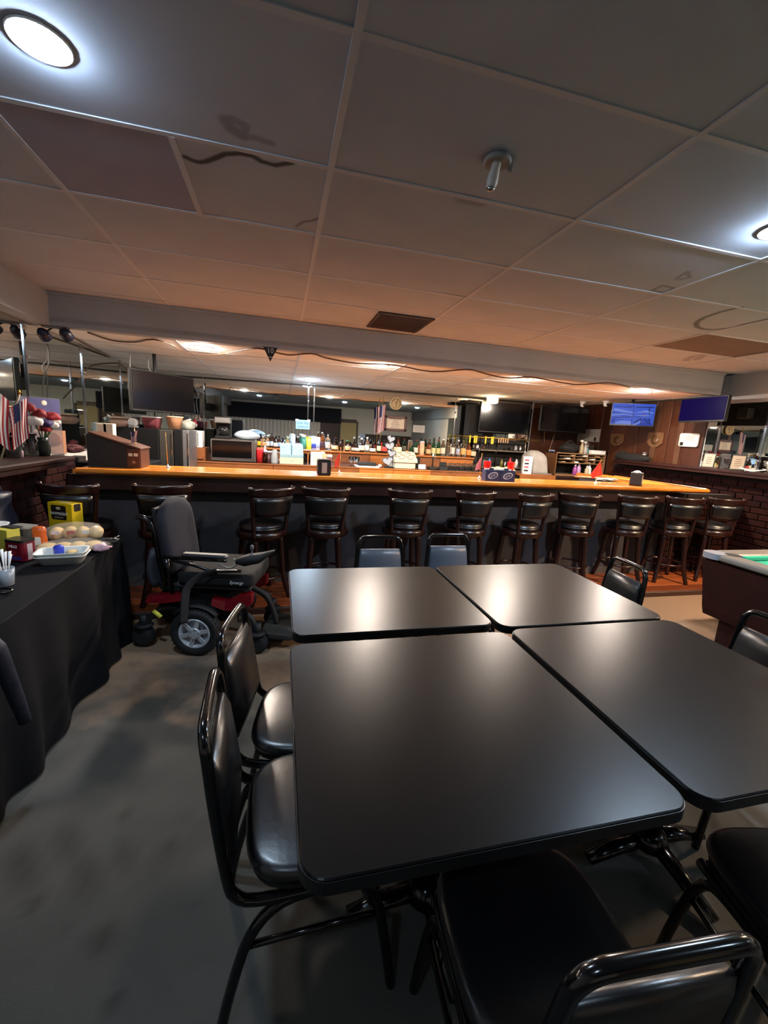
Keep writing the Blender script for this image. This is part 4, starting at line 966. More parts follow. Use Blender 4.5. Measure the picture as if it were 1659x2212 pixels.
# glassware along the counter
def goblet(t, m=GLASS):
    MB().lathe([(0, 0), (.03, 0), (.005, .006), (.004, .06), (.02, .07), (.034, .10), (.032, .15), (.030, .15), (.03, .10), (.0, .075)], m, n=14).build('glass', t)
def tumbler(t, m=GLASS):
    MB().lathe([(.033, 0), (.036, .002), (.028, .10), (.0, .105), (.0, .098), (.026, .094), (.033, .004)], m, n=14).build('glass', t)
for k, px in enumerate((757, 765, 771)):
    t = thing('wine_glass', 'small stemmed glass on the back counter below the short brown bottles', 'glass', (X_(px, 1000, 6.4), 6.36+.05*(k % 2), CZ), 0, 'stemmed glasses below the brown bottles'); goblet(t)
for k in range(16):
    px = 968+4.6*k; y = 6.33+.13*(k % 3)
    t = thing('tumbler', 'upturned clear tumbler on the bar mat at the right end of the back counter', 'glass', (X_(px, 1005, y), y, CZ+.012), 0, 'upturned tumblers on the bar mat'); tumbler(t)
a, b = X_(960, 1016, 6.4), X_(1043, 1018, 6.4)
tag(MB().box((0, 0, .006), (b-a, .42, .012), PLASM, b=.003).build('bar_mat', None, ((a+b)/2, 6.45, CZ)), 'dark rubber mat under the upturned tumblers', 'mat')
t = thing('glass_rinser', 'black rubber tray on a pale base left of the white hearts', 'tray', on_counter(792, 6.36))
MB().box((0, 0, .012), (.36, .26, .024), WHITE, b=.006).build('base', t); MB().box((0, 0, .05), (.28, .2, .05), PLASM, b=.015).build('rubber_tray', t); MB().lathe([(.03, .02), (.03, .045), (.01, .055)], WHITE, (.2, -.05, 0), 10).build('knob', t)
t = thing('card_terminal', 'dark slanted card terminal left of the upturned tumblers', 'card reader', on_counter(958, 6.3), R(-15))
MB().loft([[(x, y, z) for x, y, z in ((-.06, -.08, 0), (.06, -.08, 0), (.06, .08, 0), (-.06, .08, 0))], [(-.06, -.08, .05), (.06, -.08, .05), (.055, .07, .13), (-.055, .07, .13)]], PLASM, smooth=False).build('body', t); MB().box((0, -.0, .095), (.08, .06, .004), mat('dim_lcd', '#46504a', .3), T=None).build('display', t)
t = thing('ice_tap', 'small chrome and black beer tap on the back counter', 'tap', on_counter(936, 6.38))
MB().box((0, 0, .02), (.16, .12, .04), PLASM, b=.01).build('drip_tray', t); MB().tube([(0, .03, .03), (0, .03, .2), (0, -.03, .21), (0, -.04, .17)], .012, CHROME, 8).build('spout', t); MB().lathe([(.01, 0), (.016, .04), (.008, .06), (0, .06)], WHITE, (0, .03, .2), 10).build('handle', t)
t = thing('printer_card', 'small white card holder right of the cream register', 'card holder', on_counter(912, 6.28), R(8))
MB().box((0, 0, .045), (.11, .05, .075), WHITE, b=.006).build('card', t); MB().box((0, .01, .005), (.13, .09, .01), PLASM, b=.002).build('base', t)
t = thing('menu_card', 'pale framed card standing behind the left napkin dispenser', 'card', on_counter(683, 6.3), R(4))
MB().box((0, 0, .10), (.17, .012, .20), mat('pale_card', '#d9d8bd', .6), b=.002).build('card', t)
for k in range(4): MB().box((0, -.007, .06+.025*k), (.11-.01*k, .001, .004), mat('print_grey', '#8d8272', .6)).build('printed_line', t)
t = thing('mug_pair', 'two clear beer mugs behind the menu card', 'mug', on_counter(665, 6.45))
for s in (-.055, .055):
    MB().lathe([(.0, 0), (.042, 0), (.046, .16), (.044, .16), (.038, .012), (0, .012)], GLASS, (s, 0, 0), 14).build('mug', t)
t = thing('beige_canister', 'beige rounded canister behind the left napkin dispenser', 'jar', on_counter(697, 6.4))
MB().lathe([(0, 0), (.06, 0), (.065, .12), (.05, .17), (0, .18)], mat('beige_plastic', '#c79f7b', .5), n=16).build('body', t); MB().lathe([(.03, .17), (.03, .2), (0, .2)], WHITE, n=12).build('lid', t)
t = thing('paper_cup_stack', 'stack of white paper cups with a red heart print right of the beige canister', 'cups', on_counter(711, 6.38))
for k in range(3): MB().lathe([(.034, .0), (.045, .13), (.047, .13), (.047, .137), (.0, .12)], WHITE, (0, 0, .012*k), 16).build('cup', t)
MB().prism(heart(.02), 0, .002, RED, T=face((0, -.043, .09))).build('heart_print', t)

# ---- bar top objects
TZ = 1.141
def nap(label, px, py, y, rz, napkin):
    c = at_y(px, py, y); t = thing('napkin_dispenser', label, 'napkin dispenser', (c.x, y, TZ), rz, 'napkin dispensers on the bar'); 
    MB().prism([(x, z+.0775) for x, z in rrect(.125, .155, .018, 4)], -.06, .06, PLASM, T=FRONT).build('case', t)
    MB().box((0, -.061, .075), (.05, .006, .1), mat('matte_silver', '#a3a29d', .45), b=.002).build('face_plate', t)
    if napkin: lump(MB(), (0, 0, .155), .06, .04, .022, PAPER, 3, wob=.1).build('napkin', t)
nap('black napkin dispenser with a silver front plate on the middle left of the bar', 699, 1022, 4.05, 0, False)
nap('black napkin dispenser with a white napkin on top near the right end of the bar', 1374, 1040, 4.12, R(38), True)
# stick flags
USW, USR, USB = mat('flag_white', '#c9c6c2', .8), mat('flag_red', '#8f1a26', .8), mat('flag_blue', '#1b2350', .8)
def usflag(t, w, h, T, drop=0):
    # a flag hanging limp from a slanted pole: the hoist (13 stripes) runs along +x-ish, the fly falls down -y in folds
    def pt(a, v):                               # a across the hoist 0..1, v along the fly 0..1
        x = w*(a-.5)*(1-.25*v)+.03*w*math.sin(5*v+2*a); y = -h*v+drop*w*(a-.5)
        return (x, y, w*.07*math.sin(11*a+2.2*v))
    def cloth(a0, a1, v0, v1, m, nm, dz=0):
        mb = MB(); f = lambda u, q: (lambda p: (p[0], p[1], p[2]+dz))(pt(a0+(a1-a0)*u, v0+(v1-v0)*q))
        mb.grid(2, 8, lambda u, q: f(u, 1-q), m, T); mb.grid(2, 8, lambda u, q: tuple(Vector(f(u, q))-Vector((0, 0, .0015))), m, T); return mb.build(nm, t)
    for k in range(13): cloth(k/13, (k+1)/13, 0, 1, USR if k % 2 == 0 else USW, 'stripe')
    cloth(-.003, 7/13, -.004, .42, USB, 'canton', .003)
    st = MB()
    for i in range(4):
        for j in range(4):
            p = pt(.06+.13*i, .05+.1*j); st.lathe([(.001, 0), (w*.022, .0), (.001, .001)], USW, (p[0], p[1], p[2]+.0045), 5, T=T)
    st.build('stars', t)['kind'] = 'stuff'
def stickflag(label, px, py, y, h, lean, flag, z=TZ):
    c = at_y(px, py, y); t = thing('stick_flag', label, 'flag', (c.x, y, z))
    MB().lathe([(.022, 0), (.02, .006), (.008, .014), (.004, .03), (0, .03)], WHITE, n=12).build('stand', t)
    MB().tube([(0, 0, .01), (lean*h, 0, h)], .0035, mat('brass_stick', '#b39257', .35, .7), 6).lathe([(0, 0), (.006, .004), (.006, .01), (0, .016)], GOLD, (lean*h, 0, h), 8).build('pole', t)
    if flag: flag(t, h, lean)
def fl_us(t, h, lean): usflag(t, .06, .10, Matrix.Translation((lean*h-.004, -.004, h*.93)) @ FRONT, .3)
FRED = mat('bright_red_flag', '#d3281f', .7, var=.1, scale=30)
def fl_red(pts, m):
    def g(t, h, lean):
        o = [(x, 0.004*math.sin(40*x), z) for x, z in pts]; n = len(o)
        MB().add([(x, y-.002, z) for x, y, z in o]+[(x, y+.002, z) for x, y, z in o], [list(range(n)), [n+i for i in range(n)][::-1]]+[(i, n+i, n+(i+1) % n, (i+1) % n) for i in range(n)], m).build('flag_cloth', t)
    return g
stickflag('small American flag on a stick near the left end of the bar', 296, 1012, 4.2, .34, -.02, fl_us)
stickflag('bare brass flag stick standing near the left end of the bar', 363, 1014, 4.25, .31, -.04, None)
stickflag('small bright red flag on a stick near the right end of the bar', 1288, 1036, 4.2, .27, .1, fl_red([(.024, .26), (.075, .10), (.02, .085), (-.065, .055), (-.085, .11), (-.04, .18)], FRED))
stickflag('small red flag hanging on a stick right of the left napkin dispenser', 733, 1019, 4.3, .25, .02, fl_red([(.003, .22), (-.01, .07), (-.055, .045), (-.05, .12), (-.02, .19)], mat('salmon_flag', '#c8493c', .7)))
stickflag('pink and white flag on a stick left of the blue drink caddies', 1036, 1026, 4.3, .26, .02, fl_red([(.004, .24), (.0, .10), (-.06, .085), (-.05, .15), (-.02, .21)], mat('pink_flag', '#c9808a', .7)))
# blue drink caddies with red cups
NAVY = mat('navy_plastic', '#1c2a4f', .4)
for i, (px, lab) in enumerate(((1060, 'left navy blue drink caddy with silver oval emblem on the bar'), (1092, 'right navy blue drink caddy with silver oval emblem on the bar'))):
    c = at_y(px, 1032, 4.12); t = thing('drink_caddy', lab, 'caddy', (c.x, 4.12, TZ), R(-6))
    w0, h0 = .16, .115; mb = MB()
    mb.box((0, -.05, h0/2), (w0, .006, h0), NAVY).box((0, .05, h0/2), (w0, .006, h0), NAVY).box((-w0/2, 0, h0/2), (.006, .106, h0), NAVY).box((w0/2, 0, h0/2), (.006, .106, h0), NAVY).box((0, 0, .004), (w0, .1, .008), NAVY).box((0, 0, h0/2), (.006, .1, h0), NAVY); mb.build('tray', t)
    MB().box((0, 0, h0*.55), (.05, .012, h0*1.25), NAVY, b=.004).build('handle', t)
    Te = face((0, -.0535, h0*.5), 0) @ Matrix.Rotation(.35, 4, 'Z') @ Matrix.Scale(.6, 4, (0, 1, 0))
    e = MB().tube([(.052*math.cos(a), .052*math.sin(a), 0) for a in [2*PI*k/26 for k in range(26)]], .005, mat('silver_print', '#c3cbd6', .4), 5, closed=True, T=Te).tube([(.04*math.cos(a), .04*math.sin(a), 0) for a in [R(20+12*k) for k in range(20)]], .003, MATS['silver_print'], 5, T=Te).build('oval_emblem', t)
    text('Lite', .034, MATS['silver_print'], 'emblem_lettering', t, face((0, -.0545, h0*.5)) @ Matrix.Rotation(.35, 4, 'Z'), shear=.3)
    c2 = t.location
    for k in range(6): MB().box((-.06+.024*k, .03, h0*.6), (.018, .012, h0*1.0), WHITE if k % 2 else PAPER, b=.002).build('sachet', t)
for px, lab in ((1050, 'bright red cup standing behind the left blue caddy'), (1101, 'bright red cup standing behind the right blue caddy')):
    c = at_y(px, 1028, 4.27); t = thing('party_cup', lab, 'cup', (c.x, 4.27, TZ), 0, 'red cups behind the blue caddies')
    MB().lathe([(0, 0), (.028, 0), (.040, .195), (.042, .198), (.038, .198), (.027, .006), (0, .006)], mat('bright_red_plastic', '#e01420', .3), n=18).build('cup', t)
# right end papers and boards
c = at_z(1310, 1038, TZ); t = thing('paper_pile', 'crumpled white papers lying left of the right napkin dispenser', 'paper', (c.x, c.y, TZ), R(10))
for k in range(3): MB().grid(6, 4, lambda u, v, k=k: (-.13+.26*u+.01*k, -.07+.14*v, .006+.008*k+.006*math.sin(9*u+5*v+k)), PAPER).build('sheet', t)
c = at_z(1275, 1033, TZ); tag(MB().box((0, 0, .01), (.4, .10, .018), BARW2, b=.004).build('serving_board', None, (c.x, c.y, TZ), R(-12)), 'long narrow wooden board lying by the little red flag', 'board')
# ballot style box at the left end
c = at_z(235, 1012, TZ); t = thing('suggestion_box', 'big dark box with sloping wooden lid and paper labels at the bar left end', 'box', (c.x, 4.24, TZ), R(0))
SB = mat('stained_box_wood', '#4a2917', .4, var=.2, scale=8)
prof = [(-.20, 0), (.20, 0), (.20, .165), (-.15, .275), (-.20, .275)]
MB().prism(prof, -.13, .13, mat('dark_box_side', '#1a1714', .6), T=FRONT).build('body', t)
MB().box((.207, 0, .083), (.012, .26, .165), SB, b=.003).build('end_panel', t)
MB().box((.02, 0, .2285), (.42, .3, .016), SB, T=Matrix.Translation((0, 0, .0)) @ Matrix.Translation((.02, 0, .2285)) @ Matrix.Rotation(R(17.4), 4, 'Y') @ Matrix.Translation((-.02, 0, -.2285)), b=.003).build('lid', t)
MB().box((.155, -.134, .0825), (.10, .008, .165), SB, b=.002).build('front_panel', t)
for k in range(2): MB().box((.135+.042*k, -.139, .115), (.032, .002, .026), CREAM).build('paper_label', t)
MB().box((.158, -.139, .05), (.025, .002, .02), mat('tan_label', '#9c7350', .6)).build('paper_label', t)

# ================================================================== TELEVISIONS AND SCREENS
def tv(name, label, L, Rp, z0, z1, screen, arm=True, hang=None, reach=0):
    L, Rp = Vector((*L, 0)), Vector((*Rp, 0)); c = (L+Rp)/2; d = Rp-L; W = d.length; H = z1-z0; rz = math.atan2(d.y, d.x)
    t = thing(name, label, 'television', (c.x, c.y, z0), rz)
    MB().box((0, .035, H/2), (W, .05, H), PLAS, b=.006).build('housing', t)
    sc = MB().box((0, .007, H/2+.006), (W-.025, .006, H-.035), screen).build('screen', t)
    MB().box((0, .008, .007), (W-.02, .008, .012), mat('gloss_bezel', '#0c0c0e', .25), b=.002).build('bezel', t)
    if arm: MB().box((0, .12, H/2), (.14, .14, .14), PLASM, b=.01).tube([(0, .16, H/2), (0, .17, hang-z0 if hang else H/2)], .02, PLASM, 8).build('mount', t)
    if reach: MB().box((0, (.05+reach)/2, H/2), (.08, reach-.05, .10), PLASM, b=.01).build('wall_arm', t)
    return t, W, H, sc
tv('television', 'switched off black television hanging at the left over the fridges', (-1.59, 5.3), (-1.075, 6.0), 1.655, 2.115, SCREEN_OFF, True, ZD)
a, b = at_y(1040, 868, 7.1), at_y(1150, 870, 7.1); lo = at_y(1145, 940, 7.1)
tv('television', 'large switched off television above the yellow clipped rack in the middle right', (a.x, 7.1), (b.x, 7.1), lo.z, a.z+.02, SCREEN_OFF, True, None, YB-.02-7.1)
a, b = at_y(1171, 879, 6.9), at_y(1274, 881, 6.9); lo = at_y(1275, 938, 6.9)
tv('television', 'switched off television with two lamp reflections, on the wood panelling', (a.x, 6.9), (b.x, 6.9), lo.z, b.z-.01, SCREEN_OFF, True, None, YB-.03-6.9)
BLUE = mat('blue_screen_glow', '#000000', .5, spec=.08, emit='#3a66f0', es=.17)
t4, W, H, sc = tv('television', 'television showing a bright blue security camera picture on the right', (5.08, 5.76), (5.57, 5.40), 1.915, 2.265, BLUE, True, ZD)
DB = mat('blue_screen_dark', '#000000', .5, spec=.08, emit='#0d1c66', es=.17); LB = mat('blue_screen_light', '#000000', .5, spec=.08, emit='#7f9cff', es=.17); MBL = mat('blue_screen_mid', '#000000', .5, spec=.08, emit='#2847c4', es=.17)
def scr(polys, m, nm):
    mb = MB()
    for p in polys:
        q = [((x-.5)*(W-.03), (y)*(H-.045)+.012) for x, y in p]; mb.add([(x, .0035, z) for x, z in q], [list(range(len(q)))], m)
    o = mb.build(nm, t4); o['kind'] = 'stuff'; return o
def ln(x0, y0, x1, y1, w=.012): 
    d = math.hypot(x1-x0, y1-y0); nx, ny = -(y1-y0)/d*w, (x1-x0)/d*w; return [(x0-nx, y0-ny), (x1-nx, y1-ny), (x1+nx, y1+ny), (x0+nx, y0+ny)]
scr([[(0, .72), (.5, .60), (.5, .66), (.05, .84)], [(.0, .45), (.3, .52), (.5, .47), (.5, .52), (.3, .58), (0, .53)], [(.05, .06), (.25, .22), (.48, .2), (.5, .04)], [(.55, .5), (.8, .56), (.98, .5), (.8, .44)], [(.52, .62), (.8, .78), (.97, .66), (.97, .6), (.78, .66)], [(.53, .05), (.7, .22), (.74, .2), (.6, .02)]], LB, 'picture_lights')
scr([ln(.0, .62, .5, .52), ln(0, .36, .48, .44), ln(.02, .3, .3, .26), ln(.05, .2, .1, .04), ln(.52, .42, .95, .5), ln(.55, .9, .97, .93, .02), ln(.05, .92, .45, .88, .015), ln(.5, .0, .5, 1, .006), ln(0, .5, 1, .5, .004), ln(.86, .9, .88, .6), ln(.7, .38, .72, .08), ln(.78, .38, .9, .1), ln(.56, .12, .68, .34, .02), ln(.9, .36, .92, .1, .015)]+[ln(.08+.05*k, .33+.008*k, .11+.05*k, .40+.004*k, .008) for k in range(8)], DB, 'picture_darks')
scr([[(.6, .0), (.98, .02), (.98, .14), (.8, .2)], [(.74, .2), (.9, .24), (.88, .36), (.72, .34)], [(.3, .94), (.5, .9), (.5, .99), (.3, .99)], [(.0, .1), (.05, .06), (.12, .3), (.0, .32)]], MBL, 'picture_midtones')
scr([[(.7, .55), (.78, .58), (.8, .53), (.72, .51)]], mat('screen_red', '#000000', .5, spec=.08, emit='#9a5a8a', es=.17), 'picture_red')
DIM = mat('dim_blue_screen', '#000000', .4, spec=.02, emit='#1a0d52', es=.2)
tv('television', 'television with a dim dark blue screen hung over the right ledge', (5.50, 4.95), (5.40, 4.22), 1.975, 2.30, DIM, True, None)
# loudspeaker panel left of the big television and box on top
a, b = at_y(1014, 872, 7.25), at_y(1040, 942, 7.25)
t = thing('loudspeaker', 'tall black loudspeaker at the left edge of the big television', 'speaker', ((a.x+b.x)/2, 7.3, b.z))
MB().box((0, 0, (a.z-b.z)/2), (b.x-a.x, .2, a.z-b.z), PLASM, b=.01).build('cabinet', t); MB().box((0, -.103, (a.z-b.z)/2), (b.x-a.x-.03, .006, a.z-b.z-.05), mat('speaker_cloth', '#0b0c0e', .9, bump=.2, scale=300)).build('grille', t)
a = at_y(1008, 872, 7.2); tag(MB().box((0, 0, 0), (.30, .2, .05), BLACK, b=.01).box((.1, -.02, .035), (.24, .16, .02), CREAM, b=.004).build('set_top_box', None, (a.x+.05, 7.2, a.z+.03)), 'small black box lying on top of the tall loudspeaker', 'box')
# hexagonal lantern
c = at_z(1065, 856, ZD); t = thing('lantern_light', 'small lit faceted glass lantern on the ceiling above the big television', 'ceiling light', (c.x, c.y, ZD))
MB().lathe([(.03, 0), (.07, 0), (.07, -.015), (.03, -.015)], GOLD, n=12).build('ceiling_plate', t)
MB().lathe([(.10, -.015), (.115, -.05), (.105, -.11), (.06, -.125), (.0, -.125)], mat('lit_lantern_glass', '#fff2d8', .3, emit=(1, .72, .42), es=9), n=6, smooth=False).build('glass_shade', t)
fr = MB()
for k in range(6): a = PI/3*k; fr.tube([(.102*math.cos(a), .102*math.sin(a), -.015), (.118*math.cos(a), .118*math.sin(a), -.05), (.107*math.cos(a), .107*math.sin(a), -.112)], .004, GOLD, 5)
fr.build('frame', t)
# rack with yellow clips under the big television
y = 7.05; a, b = at_y(1013, 943, y), at_y(1164, 946, y); x0, x1, zr = a.x, b.x, a.z
t = thing('wire_rack', 'black wire rack with yellow clips and glasses under the big television', 'rack', ((x0+x1)/2, y, CZ+.001))
W = x1-x0; h = zr-CZ-.001
for s in (-.34, -.1, .32): MB().tube([(W*s, 0, 0), (W*s, 0, h)], .014, CHROME if s > 0 else TUBE, 8).build('post', t)
MB().tube([(-W/2, -.02, h), (W/2, -.02, h)], .012, mat('brass_rail', '#b79a55', .3, .8), 8).build('rail', t)
for zz, dd in ((h*.60, .3), (h*.05, .34)): MB().box((W*.06, .14, zz), (W*.76, dd, .02), mat('rack_shelf', '#8a8272', .4, .5), b=.004).build('shelf', t)
MB().box((W*.06, .3, h*.5), (W*.76, .02, h*.9), mat('rack_back', '#0d0b0a', .5)).build('back_sheet', t)
YC = mat('yellow_clip', '#d8c832', .4)
for px in (1014, 1024, 1028, 1048, 1061, 1064):
    X = X_(px, 945, y)-(x0+x1)/2; MB().box((X, -.03, h-.05), (.028, .02, .12), YC, b=.006).lathe([(.016, -.012), (.02, 0), (.016, .012)], YC, (X, -.03, h+.01), 8).build('yellow_clip', t)
for k, px in enumerate((1076, 1081, 1086, 1091, 1096)):
    X = X_(px, 945, y)-(x0+x1)/2; MB().box((X, -.03, h-.035), (.022, .02, .085), mat('tan_clip', '#c29a72', .4), b=.005).build('tan_clip', t)
RI = [(1058, .05, .17, mat('blue_bottle', '#2f5f9e', .3)), (1103, .05, .2, RED), (1085, .05, .16, mat('olive_bottle', '#6c6324', .4)), (1093, .05, .12, STEEL), (1117, .05, .17, PAPER), (1046, .05, .14, mat('slate_tin', '#46525c', .4)),
      (1112, .62, .1, mat('grey_tin', '#8d8f92', .3)), (1122, .62, .1, STEEL), (1030, .62, .07, WHITE), (1103, .62, .08, PLASM), (1043, .62, .06, mat('maroon_tin2', '#4a1c1c', .5))]
names = ['blue bottle on the lower shelf of the black wire rack', 'red bottle on the lower shelf of the black wire rack', 'olive bottle on the lower shelf of the black wire rack', 'steel shaker on the lower shelf of the black wire rack', 'white carton tag on the lower shelf of the black wire rack', 'slate tin at the left of the lower rack shelf',
         'grey tin on the upper rack shelf near its right end', 'steel tin at the right end of the upper rack shelf', 'small white jar at the left end of the upper rack shelf', 'black tin in the middle right of the upper rack shelf', 'maroon tin on the left part of the upper rack shelf']
for (px, zz, hh, m), nm in zip(RI, names):
    zb = CZ+.001+h*zz+.01; tt = thing('rack_bottle', nm, 'bottle', (X_(px, 985, y+.1), y+.1, zb)); r = .03
    MB().lathe([(0, 0), (r, 0), (r*1.05, hh*.1), (r*1.05, hh*.6), (r*.5, hh*.8), (r*.45, hh*.98), (0, hh)], m, n=12).build('body', tt); MB().lathe([(r*.5, hh*.93), (r*.5, hh*1.03), (0, hh*1.03)], BLACK, n=10).build('cap', tt)
# grey covered machine, white carton
c = at_y(1157, 1022, 6.5); t = thing('covered_machine', 'machine under a grey cloth cover on the right wooden counter', 'machine', (c.x, 6.55, CZ)); rg = []
hh = at_y(1152, 973, 6.5).z-CZ; ww = (at_y(1180, 1015, 6.5).x-at_y(1135, 1015, 6.5).x)/2
for k in range(9):
    v = k/8; q = 1-.08*v if v < .6 else (1-.08*.6)*math.sqrt(max(.03, 1-((v-.6)/.42)**2)); rg.append([(ww*q*math.copysign(abs(math.cos(a))**.7, math.cos(a))*(1+.05*math.sin(5*a)*(1-v))-.05*v, .2*q*math.copysign(abs(math.sin(a))**.7, math.sin(a))*(1+.06*math.sin(6*a+1)*(1-v)), hh*v) for a in [2*PI*j/26 for j in range(26)]])
MB().loft(rg, mat('grey_dust_cover', '#8f8c86', .8, var=.1, scale=8, bump=.2)).build('cover', t); MB().box((0, -.0, .006), (2.1*ww, .43, .012), mat('cover_hem', '#6f6c67', .8), b=.003).build('hem', t)
c = at_y(1135, 1024, 6.32); t = thing('white_carton', 'white and pink printed carton in front of the grey covered machine', 'box', (c.x, 6.3, CZ), R(-20)); hh = at_y(1133, 986, 6.3).z-CZ
MB().box((0, 0, hh/2), (.14, .09, hh), PAPER, b=.003).build('carton', t)
for k in range(4): MB().box((-.02, -.046, hh*(.2+.2*k)), (.07, .002, hh*.1), mat('print_rose', '#a04a55', .5) if k % 2 else PLASM).build('print', t)
t = thing('yarn_garland', 'cream fuzzy cloths behind the blue drink caddies', 'cloth', (X_(1085, 1015, 6.3), 6.3, CZ))
for k in range(5): lump(MB(), (-.16+.08*k, 0, .04), .07, .06, .05+.015*(k % 2), mat('cream_cloth', '#c9b68c', .9), 60+k).build('fold', t)
# pigeonhole cabinet on the dark cupboard and its contents
y = 6.55; a, b = at_y(1203, 977, y), at_y(1303, 1023, y); x0, x1 = a.x, min(b.x, XR-.05); z0, z1 = 1.02, a.z; W, H = x1-x0, z1-z0; PH = mat('pale_birch', '#8a6a4a', .5, var=.15, scale=8)
t = thing('pigeonhole_cabinet', 'wooden pigeonhole cabinet stuffed with papers and bottles at the right wall', 'cabinet', ((x0+x1)/2, y+.16, z0))
MB().box((-W/2+.01, 0, H/2), (.02, .32, H), mat('cabinet_side', '#6a4426', .5, var=.2, scale=6)).build('side_panel', t); MB().box((W/2-.01, 0, H/2), (.02, .32, H), PH).build('side_panel', t)
MB().box((0, 0, H-.008), (W, .33, .016), PH).build('top', t); MB().box((0, 0, .008), (W, .32, .016), PH).build('bottom', t); MB().box((0, .155, H/2), (W-.04, .01, H), BLACK).build('back_sheet', t)
for z in (.56, .72, .86): MB().box((W*.03, 0, H*z), (W*.9, .3, .012), PH).build('shelf', t)
for x in (-.12, .14, .3): MB().box((W*x, 0, H*.78), (.012, .3, H*.43), PH).build('divider', t)
for k in range(9): MB().box((-W*.33+W*.085*k, -.04, H*(.6+.145*(k % 3))+.004), (W*.075, .22, .012+.012*(k % 2)), PAPER if k % 2 else mat('manila', '#b29a74', .7)).build('paper_stack', t)
for px, hh, m, nm in ((1244, .19, mat('magenta_bottle', '#8f3f86', .35), 'magenta spray bottle in the lower part of the pigeonhole cabinet'), (1252, .22, mat('lilac_bottle', '#b08ab6', .4), 'lilac bottle beside the magenta spray bottle'), (1270, .18, mat('cream_bottle', '#b7ab8d', .45), 'cream lotion bottle in the middle of the pigeonhole cabinet'), (1275, .21, WHITE, 'white pump bottle behind the little red flag')):
    tt = thing('cleaning_bottle', nm, 'bottle', (X_(px, 1010, 6.6), 6.62, z0+.018)); MB().lathe([(0, 0), (.036, 0), (.04, .01), (.038, hh*.6), (.018, hh*.75), (.016, hh*.85), (0, hh*.85)], m, n=14).build('body', tt); MB().lathe([(.02, hh*.82), (.02, hh*.9), (.008, hh), (0, hh)], WHITE, n=10).build('cap', tt)
zt = z1+.002
tt = thing('black_bag', 'crumpled black bag on top of the pigeonhole cabinet', 'bag', (X_(1233, 972, 6.65), 6.7, zt)); lump(MB(), (0, 0, .075), .2, .12, .1, mat('black_bag_cloth', '#0e0c0d', .8), 8).build('bag', tt); MB().tube(smoothpath([(-.1, 0, .13), (0, 0, .22), (.1, 0, .14)], 4), .012, MATS['black_bag_cloth'], 6).build('strap', tt)
for px, hh, m, nm in ((1258, .24, mat('tan_bottle', '#9a8a6c', .4), 'tan spray bottle on top of the pigeonhole cabinet'), (1266, .22, mat('grey_spray', '#9d9b98', .4), 'grey curved spray bottle on top of the pigeonhole cabinet'), (1270, .15, mat('teal_cleaner', '#4b7f83', .2, trans=.3), 'teal cleaner bottle on top of the pigeonhole cabinet')):
    tt = thing('cleaning_bottle', nm, 'bottle', (X_(px, 970, 6.6), 6.62, zt)); MB().lathe([(0, 0), (.036, 0), (.038, .01), (.036, hh*.55), (.016, hh*.7), (.014, hh*.85), (0, hh*.85)], m, n=14).build('body', tt); MB().box((-.012, 0, hh*.92), (.06, .025, hh*.14), WHITE, b=.006).build('trigger', tt)
a = at_y(1290, 975, 6.6); tt = thing('white_box', 'flat white box on the right of the pigeonhole cabinet top', 'box', (min(a.x, 5.62), 6.62, zt)); MB().box((0, 0, .03), (.3, .2, .06), PAPER, b=.003).build('box', tt); MB().box((0, 0, .064), (.304, .204, .014), WHITE, b=.003).build('lid', tt)
tt = thing('paper_leaflets', 'leaning leaflets and a small grey carton behind the flat white box', 'papers', (5.6, 6.75, zt)); MB().box((-.06, .05, .1), (.16, .02, .2), mat('grey_leaflet', '#6f6d66', .7)).build('leaflet', tt); MB().box((.08, .06, .08), (.1, .03, .16), mat('dark_leaflet', '#4a4741', .7)).build('leaflet', tt)
# thermostat tablet
c = at_y(1192, 977, 7.44); t = thing('wall_tablet', 'small white wall tablet with a blue screen left of the pigeonhole cabinet', 'screen', (c.x, 7.455, c.z)); MB().box((0, 0, 0), (.13, .025, .10), WHITE, b=.006).build('case', t); MB().box((0, -.014, .003), (.09, .004, .062), mat('tablet_blue', '#000000', .3, emit='#3a5ea8', es=.16)).build('screen', t)
# things on the right panelled wall (built against its surface)
def onwall_r(px, py): p = at_x(px, py, XR-.03); return p
RW = Matrix.Rotation(PI/2, 4, 'Z')
def wallthing(name, label, cat, p, rz=-PI/2): return thing(name, label, cat, p, rz)
a, b = onwall_r(1250, 927), onwall_r(1294, 955); c = (a+b)/2
t = wallthing('notice_board', 'white notice sheets on the panelling behind the second dark television', 'notice', (XR-.03, c.y, c.z)); MB().box((0, 0, 0), (abs(a.y-b.y), .01, abs(a.z-b.z)), mat('notice_white', '#a59f95', .6)).build('sheet', t)
for k in range(3): MB().box((.0, -.006, .06-.025*k), (abs(a.y-b.y)*.6, .002, .006), mat('print_grey', '#8d8272', .6)).build('printed_line', t)
MB().box((abs(a.y-b.y)*.32, -.008, -.07), (.05, .006, .07), BLACK).build('switch', t)
TANP = mat('faded_gold_plaque', '#5f4226', .6, var=.25, scale=12)
